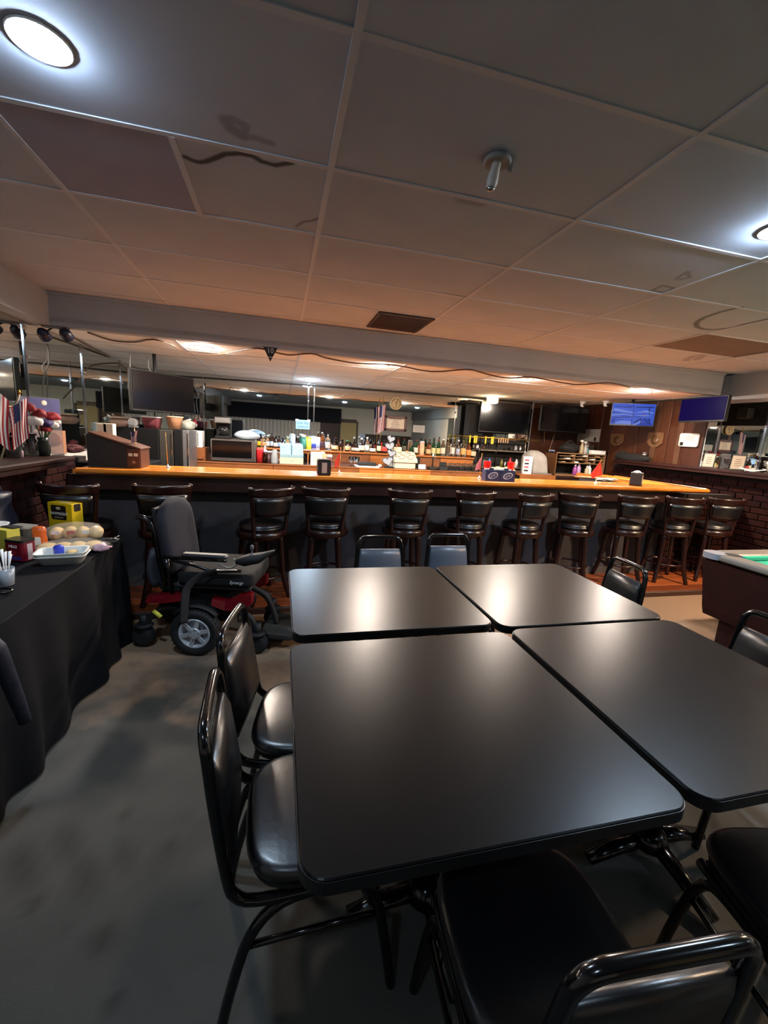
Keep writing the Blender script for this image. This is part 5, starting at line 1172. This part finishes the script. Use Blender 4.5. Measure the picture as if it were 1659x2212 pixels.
for (x0p, y0p, x1p, y1p), nm in (((1322, 937, 1346, 964), 'left faded gold shield plaque on the wood panelling under the blue screen'), ((1403, 934, 1430, 968), 'right faded gold shield plaque on the wood panelling')):
    a, b = onwall_r(x0p, y0p), onwall_r(x1p, y1p); c = (a+b)/2; w_, h_ = abs(a.y-b.y), abs(a.z-b.z)
    t = wallthing('shield_plaque', nm, 'plaque', (XR-.035, c.y, c.z)); sp = [(-w_/2, h_/2), (-w_/2, -h_*.2), (-w_*.28, -h_*.42), (0, -h_/2), (w_*.28, -h_*.42), (w_/2, -h_*.2), (w_/2, h_/2)]
    MB().prism(sp[::-1], 0, .012, TANP, T=FRONT).build('shield', t); MB().lathe([(0, 0), (.07, 0), (.07, .004), (0, .005)], mat('plaque_emblem', '#553a22', .5), n=18, T=Matrix.Translation((0, -.012, 0)) @ FRONT).build('emblem', t)
a, b = onwall_r(1473, 936), onwall_r(1509, 966); c = (a+b)/2; w_, h_ = abs(a.y-b.y), abs(a.z-b.z)
t = wallthing('white_board', 'small white board with rounded corners on the right wall near the dim blue television', 'board', (XR-.04, c.y, c.z)); MB().prism(rrect(w_, h_, .03, 4), 0, .02, mat('board_white', '#b7b4ae', .4), T=FRONT).build('board', t); MB().box((-w_*.33, -.022, -h_*.3), (.05, .01, .05), BLACK, b=.004).build('clip', t)
for k in range(3): MB().box((.02, -.021, h_*(.25-.13*k)), (w_*.5, .002, .008), MATS['print_grey']).build('handwritten_line', t)
# things on the right ledge
LZ = 1.376
def ledge_r(px, py): p = at_z(px, py, LZ); return p
FRB = mat('black_frame', '#0c0a0a', .4)
for x0p, y0p, x1p, y1p, nm, m in ((1510, 983, 1545, 1011, 'left leaning frame with a pale certificate on the right ledge', '#8f8577'), (1568, 990, 1612, 1017, 'right leaning frame with a pale ship drawing on the right ledge', '#857a68'), (1546, 977, 1576, 1012, 'dark leaning frame between the two pale ones on the right ledge', '#15100f')):
    b = ledge_r((x0p+x1p)/2, y1p); X = min(max(b.x, 5.66), 5.78); q = at_x((x0p+x1p)/2, y1p, X); hw = (at_x(x0p, y1p, X).y-at_x(x1p, y1p, X).y); hh = at_x(x0p, y0p, X).z-LZ
    t = wallthing('picture_frame', nm, 'frame', (X, q.y, LZ), R(-70)); Tl = Matrix.Rotation(R(-10), 4, 'X'); w_ = hw*.62; h_ = max(.2, hh*.95)
    MB().box((0, 0, h_/2), (w_, .018, h_), FRB, T=Tl, b=.003).build('frame', t); MB().box((0, -.0105, h_/2), (w_*.86, .003, h_*.86), mat('page_'+m[1:], m, .7), T=Tl).build('page', t)
    if m != '#15100f':
        for k in range(4): MB().box((0, -.0125, h_*(.3+.13*k)), (w_*(.5-.08*abs(k-1.5)), .001, .008), mat('print_sepia', '#5a4a3a', .7), T=Tl).build('drawing_line', t)
for k, (px, py, nm) in enumerate(((1475, 1001, 'small silver cup on the right ledge left of the frames'), (1622, 1016, 'small glass ornament right of the ship drawing frame'), (1655, 1022, 'glass ornament at the right photo edge on the ledge'))):
    p = ledge_r(px, py); t = thing('ornament', nm, 'ornament', (min(max(p.x, 5.66), 5.8), p.y, LZ)); MB().lathe([(0, 0), (.035, 0), (.008, .02), (.008, .06), (.04, .09), (.045, .14), (0, .1)], STEEL if k == 0 else GLASS, n=14).build('cup', t); MB().lathe([(.046, .138), (.048, .142), (.044, .145)], CHROME, n=14).build('rim', t)
p = ledge_r(1640, 1020); t = thing('open_book', 'open white booklet lying on the right ledge by the photo edge', 'book', (5.7, p.y, LZ), R(-60))
for s in (-1, 1): MB().loft([[(s*.005, y, z) for y, z in ((-.08, .004), (.08, .004), (.08, .02), (-.08, .02))], [(s*.13, y, z+.03) for y, z in ((-.08, .004), (.08, .004), (.08, .012), (-.08, .012))]], PAPER, smooth=False).build('page_block', t)
p = ledge_r(1420, 1003); t = thing('black_coat', 'heap of dark coats lying on the far end of the right ledge', 'coat', (5.75, 5.9, LZ)); lump(MB(), (0, 0, .04), .1, .34, .075, mat('black_coat_cloth', '#0b090a', .9), 15, wob=.1).build('coat', t); lump(MB(), (0, .22, .06), .08, .12, .08, MATS['black_coat_cloth'], 16).build('sleeve', t)

# ================================================================== LEFT END BEHIND THE BAR
FRG = mat('black_fridge', '#0b0b0d', .55, spec=.2); 
def fridge(label, x0p, x1p, xd, yp, y, zt_, dm):
    a, b = at_y(x0p, yp, y), at_y(x1p, yp, y); z = zt_ if zt_ else a.z; X0, X1 = a.x, b.x; xs = X_(xd, 960, y)
    t = thing('refrigerator', label, 'refrigerator', ((X0+X1)/2, y+.28, 0)); w_ = X1-X0
    MB().box(((X0+xs)/2-(X0+X1)/2, 0, z/2), (xs-X0, .56, z), FRG, b=.006).build('body', t); MB().box(((xs+X1)/2-(X0+X1)/2, 0, z/2), (X1-xs-.004, .55, z-.01), dm, b=.008).build('door', t)
    MB().box((w_/2-.012, -.285, z*.6), (.014, .012, z*.75), CHROME, b=.003).build('handle', t)
    return t, z
f1, fz1 = fridge('wide black refrigerator with steel edged door left of centre behind the bar', 254, 372, 343, 922, 5.55, None, mat('smoked_steel', '#55534f', .3, .7))
f2, fz2 = fridge('narrow black refrigerator with bright steel edge right of the wide one', 374, 407, 393, 927, 5.57, None, mat('bright_steel_door', '#8f9093', .3, .8))
a, b = at_y(408, 930, 6.1), at_y(427, 968, 6.1)
tag(MB().box((0, 0, (a.z-b.z)/2), (b.x-a.x, .2, a.z-b.z), PAPER, b=.006).box((.0, -.105, (a.z-b.z)*.5), (.01, .01, (a.z-b.z)*.8), STEEL).build('white_panel_box', None, ((a.x+b.x)/2+.03, 6.36, b.z)), 'white upright paper box left of the coffee maker', 'box')
t = thing('corner_cabinet', 'brown cabinet end left of the microwave supporting the white upright box', 'cabinet', ((a.x+b.x)/2+.03, 6.42, CZ+.001)); b = b.copy(); b.z -= CZ+.001; MB().box((0, 0, b.z/2-.001), (.18, .4, b.z-.002), OAKD, b=.004).build('body', t); MB().box((0, -.21, b.z*.5), (.16, .02, b.z*.7), OAKD, b=.004).build('door', t)
# items on top of the fridges
def topitem(px, y=5.75, z=None): return (X_(px, 922, y), y, fz1 if z is None else z)
t = thing('paper_sacks', 'pale folded sacks lying on the wide refrigerator at its left', 'sacks', topitem(268)); lump(MB(), (0, 0, .05), .15, .12, .07, mat('pinkish_paper', '#a88a7c', .7), 51).build('sack', t); MB().box((-.02, -.05, .11), (.22, .14, .02), mat('cream_card', '#b9a894', .7), rz=.2).build('card', t)
t = thing('plastic_bin', 'translucent bin with a dark red lining on the wide refrigerator', 'bin', topitem(329)); MB().loft([[(x*k, y*k, z) for x, y in rrect(.2, .18, .03, 3)] for k, z in ((.8, 0), (1, .13), (1.04, .135))], mat('red_lined_bin', '#8a4a52', .3, var=.3, scale=14)).build('bin', t); MB().tube([(x*1.03, y*1.03, .135) for x, y in rrect(.2, .18, .03, 3)], .008, WHITE, 6, closed=True).build('rim', t)
t = thing('tissue_roll', 'white roll standing under the left television', 'roll', topitem(289, 5.7)); MB().lathe([(.02, 0), (.05, 0), (.05, .10), (.02, .10)], WHITE, n=16, T=Matrix.Translation((0, 0, .06)) @ Matrix.Rotation(PI/2, 4, 'X') @ Matrix.Translation((0, 0, -.05))).build('roll', t); MB().box((0, 0, .01), (.1, .08, .02), WHITE, b=.005).build('foot', t)
t = thing('beige_tub', 'beige plastic tub on the narrow refrigerator', 'tub', (X_(378, 926, 5.8), 5.8, fz2)); MB().lathe([(0, 0), (.07, 0), (.095, .145), (.1, .15), (.09, .15), (.07, .01), (0, .01)], mat('beige_tub', '#c08f6c', .5), n=18).build('tub', t); MB().lathe([(.094, .135), (.102, .14), (.102, .152), (.094, .154)], mat('beige_rim', '#c99c7a', .5), n=18).build('rim', t)
t = thing('plastic_wrap_bundle', 'clear plastic bundle at the right end of the fridge tops', 'bag', (X_(404, 926, 5.8), 5.85, fz2)); lump(MB(), (0, 0, .05), .09, .09, .07, mat('grey_film', '#8d9188', .25, alpha=.7), 52).build('bag', t); MB().tube([(-.05, 0, .1), (.04, .0, .13)], .01, mat('film_twist', '#a5a89e', .3), 5).build('twist', t)
cool = thing('bar_cooler', 'low black bar cooler at the left end behind the bar', 'cooler', (-1.62, 5.0, 0)); MB().box((0, 0, .56), (.6, .6, 1.12), FRG, b=.006).build('body', cool); MB().box((0, -.31, .5), (.56, .03, .9), FRG, b=.006).build('door', cool)
for k, (px, nm) in enumerate(((224, 'left of two white cartons with cup pictures behind the sloping box'), (238, 'right of two white cartons with cup pictures behind the sloping box'))):
    y = 4.95; t = thing('drink_carton', nm, 'carton', (X_(px, 940, y), y, 1.121), 0, 'white cartons behind the sloping box'); h_ = at_y(px, 915, y).z-1.121; w_ = .088
    MB().box((0, 0, h_/2), (w_, .09, h_), mat('carton_offwhite', '#c7b8a4', .6), b=.003).build('carton', t); MB().box((0, -.046, h_*.25), (w_*.98, .002, h_*.45), mat('carton_green', '#5d6a3c', .6)).build('green_band', t); MB().box((0, -.046, h_*.51), (w_*.98, .0025, h_*.05), RED).build('red_band', t)
    MB().prism([(.03*math.cos(a), .026*math.sin(a) if math.sin(a) < 0 else .008*math.sin(a)) for a in [2*PI*q/16 for q in range(16)]], 0, .002, mat('cup_brown', '#8a4a26', .6), T=face((0, -.046, h_*.72))).build('cup_picture', t)
# left ledge
LL = 1.2005
def ledge_l(px, py): p = at_z(px, py, LL); return (max(min(p.x, -1.86), -2.08), p.y)
for px, py, nm, lean, hh, cx_, cz_, w_, h_, sl in ((-14, 1000, 'left one of two American flags in the vases on the left ledge', .10, .60, 12, 830, .17, .36, -.9), (2, 992, 'right one of two American flags in the vases on the left ledge', .30, .50, 42, 838, .13, .31, .8)):
    x, y = ledge_l(px, py); t = thing('american_flag', nm, 'flag', (x, y, LL), R(38)); MB().tube([(0, 0, 0), (lean*.5, .0, hh)], .006, mat('flag_pole_wood', '#a89a80', .5), 7).lathe([(0, 0), (.012, .012), (0, .04)], GOLD, (lean*.5, 0, hh), 8).build('pole', t)
    usflag(t, w_, h_, Matrix.Translation((lean*.5-.02, -.012, hh*.86)) @ FRONT, sl)
def vase(px, py, nm, prof, m=GLASS):
    x, y = ledge_l(px, py); t = thing('glass_vase', nm, 'vase', (x, y, LL)); MB().lathe(prof, m, n=18).build('glass', t); MB().lathe([(prof[-3][0], prof[-3][1]-.004), (prof[-3][0]+.004, prof[-3][1]), (prof[-3][0], prof[-3][1]+.005)], CHROME, n=18).build('rim', t); return t
g = lambda s, h: [(0, 0), (.04*s, 0), (.05*s, h*.1), (.055*s, h*.5), (.03*s, h*.8), (.045*s, h), (.04*s, h), (.0, h*.15)]
vase(12, 988, 'small clear glass vase at the left end of the ledge items', g(1.0, .17)); vase(62, 984, 'round clear glass vase under the white flower', g(1.15, .19)); vase(84, 982, 'low clear glass bowl in front of the orange card', [(0, 0), (.05, 0), (.075, .03), (.08, .08), (.075, .09), (.07, .09), (.065, .04), (0, .012)])
x, y = ledge_l(34, 987); t = thing('red_candle', 'dark red candle in a glass on the left ledge', 'candle', (x, y, LL)); MB().lathe([(0, 0), (.036, 0), (.038, .1), (0, .1)], mat('red_wax', '#5a0f14', .4), n=16).build('wax', t); MB().lathe([(.04, 0), (.041, .13), (.039, .13), (.038, 0)], GLASS, n=16).build('glass', t)
x, y = ledge_l(48, 988); t = thing('salt_shaker', 'little pinkish glass shaker beside the red candle', 'shaker', (x, y-.02, LL)); MB().lathe([(0, 0), (.02, 0), (.022, .05), (.014, .06), (0, .06)], mat('pinkish_glass', '#b79aa0', .2, trans=.3), n=12).build('glass', t); MB().lathe([(.016, .055), (.016, .07), (0, .075)], CHROME, n=12).build('lid', t)
x, y = ledge_l(105, 979); t = thing('orange_card', 'orange and white card with a dark pattern leaning on the left ledge', 'card', (x+.03, y, LL), R(22)); Tl = Matrix.Rotation(R(-14), 4, 'X')
MB().box((0, 0, .11), (.17, .006, .22), mat('peach_card', '#c98f6a', .7), T=Tl).build('card', t); lump(MB(T=Tl), (-.01, -.008, .13), .06, .006, .07, mat('orange_leaf_print', '#8f4a22', .7, var=.4, scale=40), 71).build('leaf_print', t)
x, y = ledge_l(160, 977); t = thing('tinsel_heap', 'heap of dark red tinsel at the end of the left ledge', 'tinsel', (x, y, LL))
o = MB()
for k in range(160):
    a = rnd.uniform(0, 2*PI); rr = rnd.uniform(0, .12); px_, py_ = rr*math.cos(a)*.7, rr*math.sin(a)*1.4; z_ = rnd.uniform(.005, .13*(1-rr/.16)); dx, dy, dz = (rnd.uniform(-.03, .03) for _ in range(3))
    o.box((px_, py_, max(.012, z_)), (.05, .003, .004), mat('red_tinsel', '#5a121a', .4, .3) if k % 3 else mat('dark_tinsel', '#2a0a10', .5), rz=rnd.uniform(0, 6))
o = o.build('tinsel_strands', t); o['kind'] = 'stuff'
lump(MB(), (0, 0, .035), .07, .12, .05, mat('tinsel_core', '#3a0d14', .8), 72).build('core', t)
x, y = ledge_l(92, 960); y = at_x(92, 940, -2.0).y; t = thing('flower_bouquet', 'red white and blue artificial flower bouquet in a dark vase on the left ledge', 'flowers', (-2.0, y, LL)); hb = at_x(90, 905, -2.0).z-LL
MB().lathe([(0, 0), (.04, 0), (.05, .05), (.035, .13), (.045, .16), (0, .15)], mat('dark_green_vase', '#141a14', .3), n=16).build('vase', t)
FL = [(60, 880, RED, .05), (84, 893, RED, .055), (112, 900, mat('crimson_petal', '#8a1420', .7), .055), (75, 910, mat('white_petal', '#c3bfb9', .7), .06), (100, 915, mat('violet_petal', '#2a1c50', .7), .05), (112, 918, MATS['white_petal'], .045), (98, 925, MATS['crimson_petal'], .05), (123, 912, MATS['white_petal'], .03)]
for k, (px, py, m, r) in enumerate(FL):
    p = at_x(px, py, -1.97+.02*(k % 3)); m = mat('scarlet_petal', '#74101c', .7) if m is RED else m
    fl = lump(MB(), (p.x+2.0, p.y-y, p.z-LL), r, r, r*.75, m, 80+k, wob=.16, n=16, rows=8).build('flower_head', t); MB().tube([(0, 0, .1), ((p.x+2)*.5, (p.y-y)*.5, (p.z-LL)*.7), (p.x+2, p.y-y, p.z-LL-.02)], .004, GREEN, 5).build('stem', fl)
p = at_x(91, 873, -2.08); t = thing('acrylic_frame', 'blue certificate in a clear acrylic stand behind the flowers', 'frame', (-2.07, p.y, LL), R(50)); h_ = at_x(91, 858, -2.08).z-LL
MB().box((0, 0, h_/2), (.26, .012, h_), mat('acrylic', '#c9d0dc', .1, trans=.9)).build('stand', t); MB().box((0, -.008, h_*.83), (.245, .002, h_*.3), mat('blue_page', '#33356a', .5, var=.3, scale=12)).build('page', t); MB().lathe([(0, 0), (.025, 0), (.018, .002), (0, .002)], mat('pale_seal', '#b9b3a4', .5), n=12, T=face((0, -.009, h_*.9))).build('seal', t)
# dark seat back rising behind the food table at the left edge
c = on_buffet(4, 1150); t = thing('folded_bag', 'dark navy nylon bag standing at the left photo edge behind the snack carton', 'bag', (c[0]-.05, c[1]+.05, c[2])); rg = []
for k in range(9):
    v = k/8; rg.append([(.10*math.cos(a)*(1-.2*v)+.01*math.sin(7*v), .13*math.sin(a)*(1-.15*v)*(1+.05*math.sin(9*v)), .26*v) for a in [2*PI*j/18 for j in range(18)]])
MB().loft(rg, mat('navy_nylon', '#1d2233', .45, bump=.4, scale=14)).build('bag', t); MB().tube(smoothpath([(.0, -.08, .25), (.0, -.05, .31), (0, .05, .31), (0, .08, .25)], 4), .01, MATS['navy_nylon'], 6).build('strap', t)

# ================================================================== WALL AND CEILING FITTINGS
c = at_y(855, 872, YB-.03); r = 13*mpp(855, 872, YB); t = thing('wall_clock', 'round wall clock with pale face on the back mirror', 'clock', (c.x, YB-.03, c.z)); Tc = Matrix.Rotation(PI/2, 4, 'X')
MB().lathe([(r*.9, 0), (r, .0), (r*1.02, .02), (r*.95, .035), (r*.88, .03), (r*.88, .0)], mat('cream_clock_rim', '#c9b58c', .4), n=32, T=Tc).build('rim', t); MB().lathe([(r*.88, .008), (r*.88, .012), (0, .012)], mat('clock_face', '#cbb389', .6), n=32, T=Tc).build('dial', t)
MB().tube([(0, -.017, 0), (0, -.017, -r*.65)], .004, PLASM, 5).build('minute_hand', t); MB().tube([(0, -.017, 0), (r*.18, -.017, r*.45)], .005, PLASM, 5).build('hour_hand', t)
for k in range(12): a = PI/6*k; MB().box((r*.76*math.sin(a), -.013, r*.76*math.cos(a)), (.008, .002, .018), PLASM).build('hour_mark', t)
a, b = at_y(831, 896, YB-.03), at_y(877, 934, YB-.03); w_, h_ = b.x-a.x, a.z-b.z-.02; t = thing('certificate_frame', 'framed cream certificate with dark red frame on the back mirror', 'frame', ((a.x+b.x)/2, YB-.03, (a.z+b.z)/2))
CF_ = mat('dark_red_frame', '#451716', .4)
for s in (-1, 1): MB().box((0, 0, s*(h_/2-.02)), (w_, .03, .045), CF_, b=.006).build('frame_rail', t); MB().box((s*(w_/2-.02), 0, 0), (.045, .03, h_), CF_, b=.006).build('frame_rail', t)
MB().box((0, .004, 0), (w_-.05, .012, h_-.05), mat('cream_page', '#c9b9a2', .7)).build('page', t)
for k, q in enumerate((.7, .25, .35, .5, .4, .55)): MB().box((0, -.0035, h_*(.3-.115*k)), (w_*.72*q+.02, .002, .02 if k == 0 else .012), mat('print_taupe', '#8f8070', .7)).build('text_line', t)
def cash(label, x0p, y0p, x1p, y1p, m, s1, nm):
    a, b = at_y(x0p, y0p, YB-.025), at_y(x1p, y1p, YB-.025); w_, h_ = b.x-a.x, a.z-b.z; t = thing('paper_sign', label, 'sign', ((a.x+b.x)/2, YB-.022, (a.z+b.z)/2), 0)
    MB().box((0, 0, 0), (w_, .004, h_), m).build('sheet', t); text('Cash Bar', h_*.38, mat('print_teal', '#16384a', .6) if nm == 0 else MATS['print_grey'], 'lettering', t, face((0, -.003, h_*.16)) @ Matrix.Scale(.95, 4, (1, 0, 0))); text('ATM Behind You', h_*.2, MATS['print_teal'] if nm == 0 else MATS['print_grey'], 'lettering', t, face((0, -.003, -h_*.24)) @ Matrix.Scale(.85, 4, (1, 0, 0)))
    if nm == 0:
        for s in (-1, 1): MB().box((s*w_*.42, -.004, h_*.46), (.05, .002, .03), WHITE, rz=0).build('tape', t)
cash('pale blue cash bar sign taped to the mirror below the cool ceiling light', 639, 906, 669, 928, mat('pale_blue_paper', '#748c96', .7), 1, 0)
cash('grey white cash bar sign right of the framed certificate', 893, 918, 917, 935, mat('grey_paper', '#a3a19c', .7), 1, 1)
# American flag on the back counter
c = at_y(821, 970, 7.3); t = thing('american_flag', 'American flag on a pole standing against the back mirror below the clock', 'flag', (c.x, 7.36, SZ)); ht = at_y(825, 862, 7.36).z-SZ
MB().tube([(0, 0, 0), (.02, 0, ht)], .007, mat('brass_stick', '#b39257', .35, .7), 7).lathe([(0, 0), (.014, .012), (0, .04)], GOLD, (.02, 0, ht), 8).lathe([(.05, 0), (.05, .015), (.012, .03)], GOLD, n=14).build('pole', t); usflag(t, .15, ht*.5, Matrix.Translation((.0, -.012, ht*.88)) @ FRONT, .5)
# pennant
a, b, d = at_y(568, 749, YBEAM-.03), at_y(600, 751, YBEAM-.03), at_y(584, 781, YBEAM-.03); c = (a+b)/2
t = thing('pennant', 'black triangular pennant with the number 10 hanging from the ceiling beam', 'pennant', (c.x, YBEAM-.026, c.z)); w_ = (b.x-a.x)/2; h_ = c.z-d.z
MB().prism([(-w_, 0), (0, -h_), (w_, 0)], 0, .004, mat('pennant_black', '#1a1c20', .7), T=FRONT).build('cloth', t); text('10', h_*.5, mat('pennant_silver', '#b9bcc0', .5), 'numeral', t, face((0, -.005, -h_*.26))); MB().prism([(-w_*.34, -h_*.68), (w_*.34, -h_*.68), (w_*.29, -h_*.72), (-w_*.29, -h_*.72)][::-1], 0, .005, MATS['pennant_silver'], T=FRONT).build('stripe', t)
# cable along the bar ceiling
CW = mat('brown_cable', '#5a4234', .6)
pp = [(190, 718), (240, 735), (290, 739), (330, 733), (372, 745), (400, 761), (463, 766), (530, 755), (562, 753), (602, 763), (628, 767), (673, 764), (703, 773), (755, 783), (795, 786), (856, 789), (932, 803), (1008, 798), (1033, 803), (1071, 813), (1104, 817), (1150, 815), (1242, 831), (1318, 827), (1370, 840)]
tag(MB().tube(smoothpath([at_z(x, y, ZD-.012) for x, y in pp], 3), .008, CW, 5).build('ceiling_cable'), 'long brown cable wandering along the ceiling over the bar', 'cable')
tag(MB().tube(smoothpath([at_z(x, y, ZD-.012) for x, y in ((160, 730), (200, 752), (235, 770), (246, 780))]+[Vector((-1.95, 6.3, 2.2)), Vector((-1.85, 6.1, 1.95)), Vector((-1.75, 5.95, 1.75))], 4), .009, mat('tan_cable', '#6a5546', .6), 5).build('ceiling_cable'), 'tan cable running from the twin lamp back to the left television', 'cable')
WC_ = mat('white_cord', '#8f8d88', .5)
tag(MB().tube(smoothpath([(-1.72, 5.75, ZD), (-1.73, 5.74, 2.15), (-1.68, 5.7, 1.95), (-1.66, 5.7, 1.75)], 5), .008, WC_, 6).build('hanging_cord'), 'left white cord dangling beside the left television', 'cord')
tag(MB().tube(smoothpath([(-1.60, 6.0, ZD), (-1.60, 6.0, 2.2), (-1.54, 6.0, 2.1), (-1.58, 6.0, 1.98), (-1.56, 6.0, 1.75)], 5), .008, WC_, 6).build('hanging_cord'), 'right white cord looping behind the left television', 'cord')
# ceiling vent
a, b, c, d = (at_z(x, y, ZC) for x, y in ((790, 705), (830, 675), (938, 691), (890, 719))); x0, x1, y0, y1 = .82, 1.335, 3.80, 4.355; VB = mat('brown_vent', '#3a2620', .5)
t = thing('ceiling_vent', 'square dark brown ceiling vent in front of the beam', 'vent', ((x0+x1)/2, (y0+y1)/2, ZC)); w_, d_ = x1-x0, y1-y0
MB().box((0, 0, -.004), (w_, d_, .006), BLACK).build('backing', t)
for s in (-1, 1): MB().box((s*(w_/2-.012), 0, -.008), (.026, d_, .012), VB, b=.003).build('frame', t); MB().box((0, s*(d_/2-.012), -.008), (w_, .026, .012), VB, b=.003).build('frame', t)
for k in range(16): MB().box((0, -d_/2+.04+(d_-.08)*k/15, -.009), (w_-.04, .016, .004), VB).build('slat', t)
# broken sprinkler
c = at_z(1075, 342, ZC); t = thing('ceiling_sprinkler', 'white ceiling sprinkler hanging out of a broken dark hole', 'sprinkler', (c.x, c.y, ZC))
MB().lathe([(.035, -.002), (.05, -.003), (.052, -.014), (.046, -.02), (.03, -.012)], mat('dull_white_ring', '#8a8884', .6), n=22).build('escutcheon', t); MB().lathe([(.034, -.004), (.03, -.006), (0, -.0065)], BLACK, n=18).build('hole', t)
MB().tube(smoothpath([(0, 0, -.004), (-.006, .006, -.05), (-.012, .01, -.095)], 4), [.018]*4+[.02, .021, .022, .02, .016], mat('sprinkler_white', '#c2bfba', .5), 10).build('pipe', t); MB().lathe([(.012, 0), (.017, -.004), (.012, -.012), (0, -.014)], STEEL, (-.012, .01, -.095), 12).build('head', t)
MB().box((.055, .0, -.02), (.022, .016, .03), MATS['dull_white_ring'], b=.004).build('clip', t)
# twin lamp at the beam corner
c = at_y(118, 716, YBEAM+.02); t = thing('twin_spotlight', 'twin dark blue spotlight at the left corner under the beam', 'spotlight', (c.x, YBEAM+.02, ZD-.005)); MB().box((0, .02, -.008), (.2, .06, .016), mat('grey_plate', '#6b6a6b', .6), b=.004).build('mounting_plate', t)
for px in (92, 140):
    q = at_y(px, 721, YBEAM+.0); X = q.x-c.x; z = q.z-ZD+.005
    h_ = MB().lathe([(0, .05), (.03, .05), (.045, .02), (.05, -.04), (.046, -.045), (.044, -.03), (0, -.02)], mat('navy_lamp', '#10142e', .35), n=18, T=Matrix.Translation((X, 0, z)) @ Matrix.Rotation(R(60), 4, 'X')).build('lamp_head', t); MB().tube([(X*.3, .02, -.012), (X*.8, .02, z*.6), (X, .01, z+.02)], .008, PLASM, 6).build('arm', h_)
# ceiling cameras at the right
for px, py, nm in ((1258, 876, 'small white dome camera on the ceiling above the second dark television'), (1308, 876, 'white camera box at the ceiling edge left of the blue screen')):
    c = at_y(px, py, 6.6 if px < 1300 else 6.2); t = thing('security_camera', nm, 'camera', (c.x, c.y, ZD)); MB().lathe([(.03, 0), (.05, 0), (.05, -.02), (.03, -.03)], WHITE, n=16).build('base', t); MB().lathe([(.0, -.02), (.035, -.03), (.04, -.06), (.025, -.09), (0, -.095)], WHITE, n=16).build('housing', t); MB().lathe([(.0, 0), (.018, 0), (.016, .008), (0, .01)], BLACK, n=12, T=face((0, -.036, -.06))).build('lens', t)
# neatly hanging wall cords at the panelling
tag(MB().tube(smoothpath([(X_(1200, 940, 7.4), 7.44, at_y(1200, 940, 7.4).z), (X_(1190, 970, 7.4), 7.44, at_y(1190, 970, 7.4).z), (X_(1180, 1000, 7.4), 7.44, at_y(1180, 1000, 7.4).z)], 4), .006, mat('pale_wall_cord', '#a08c78', .5), 5).build('hanging_cord'), 'pale cord hanging down the panelling to the wall tablet', 'cord')
tag(MB().tube([(X_(1180, 915, 7.4), 7.44, at_y(1180, 915, 7.4).z), (X_(1178, 955, 7.4), 7.44, at_y(1178, 955, 7.4).z)], .012, mat('tan_conduit', '#8a6a4a', .5), 6).build('conduit'), 'short tan conduit on the panelling left of the second dark television', 'conduit')
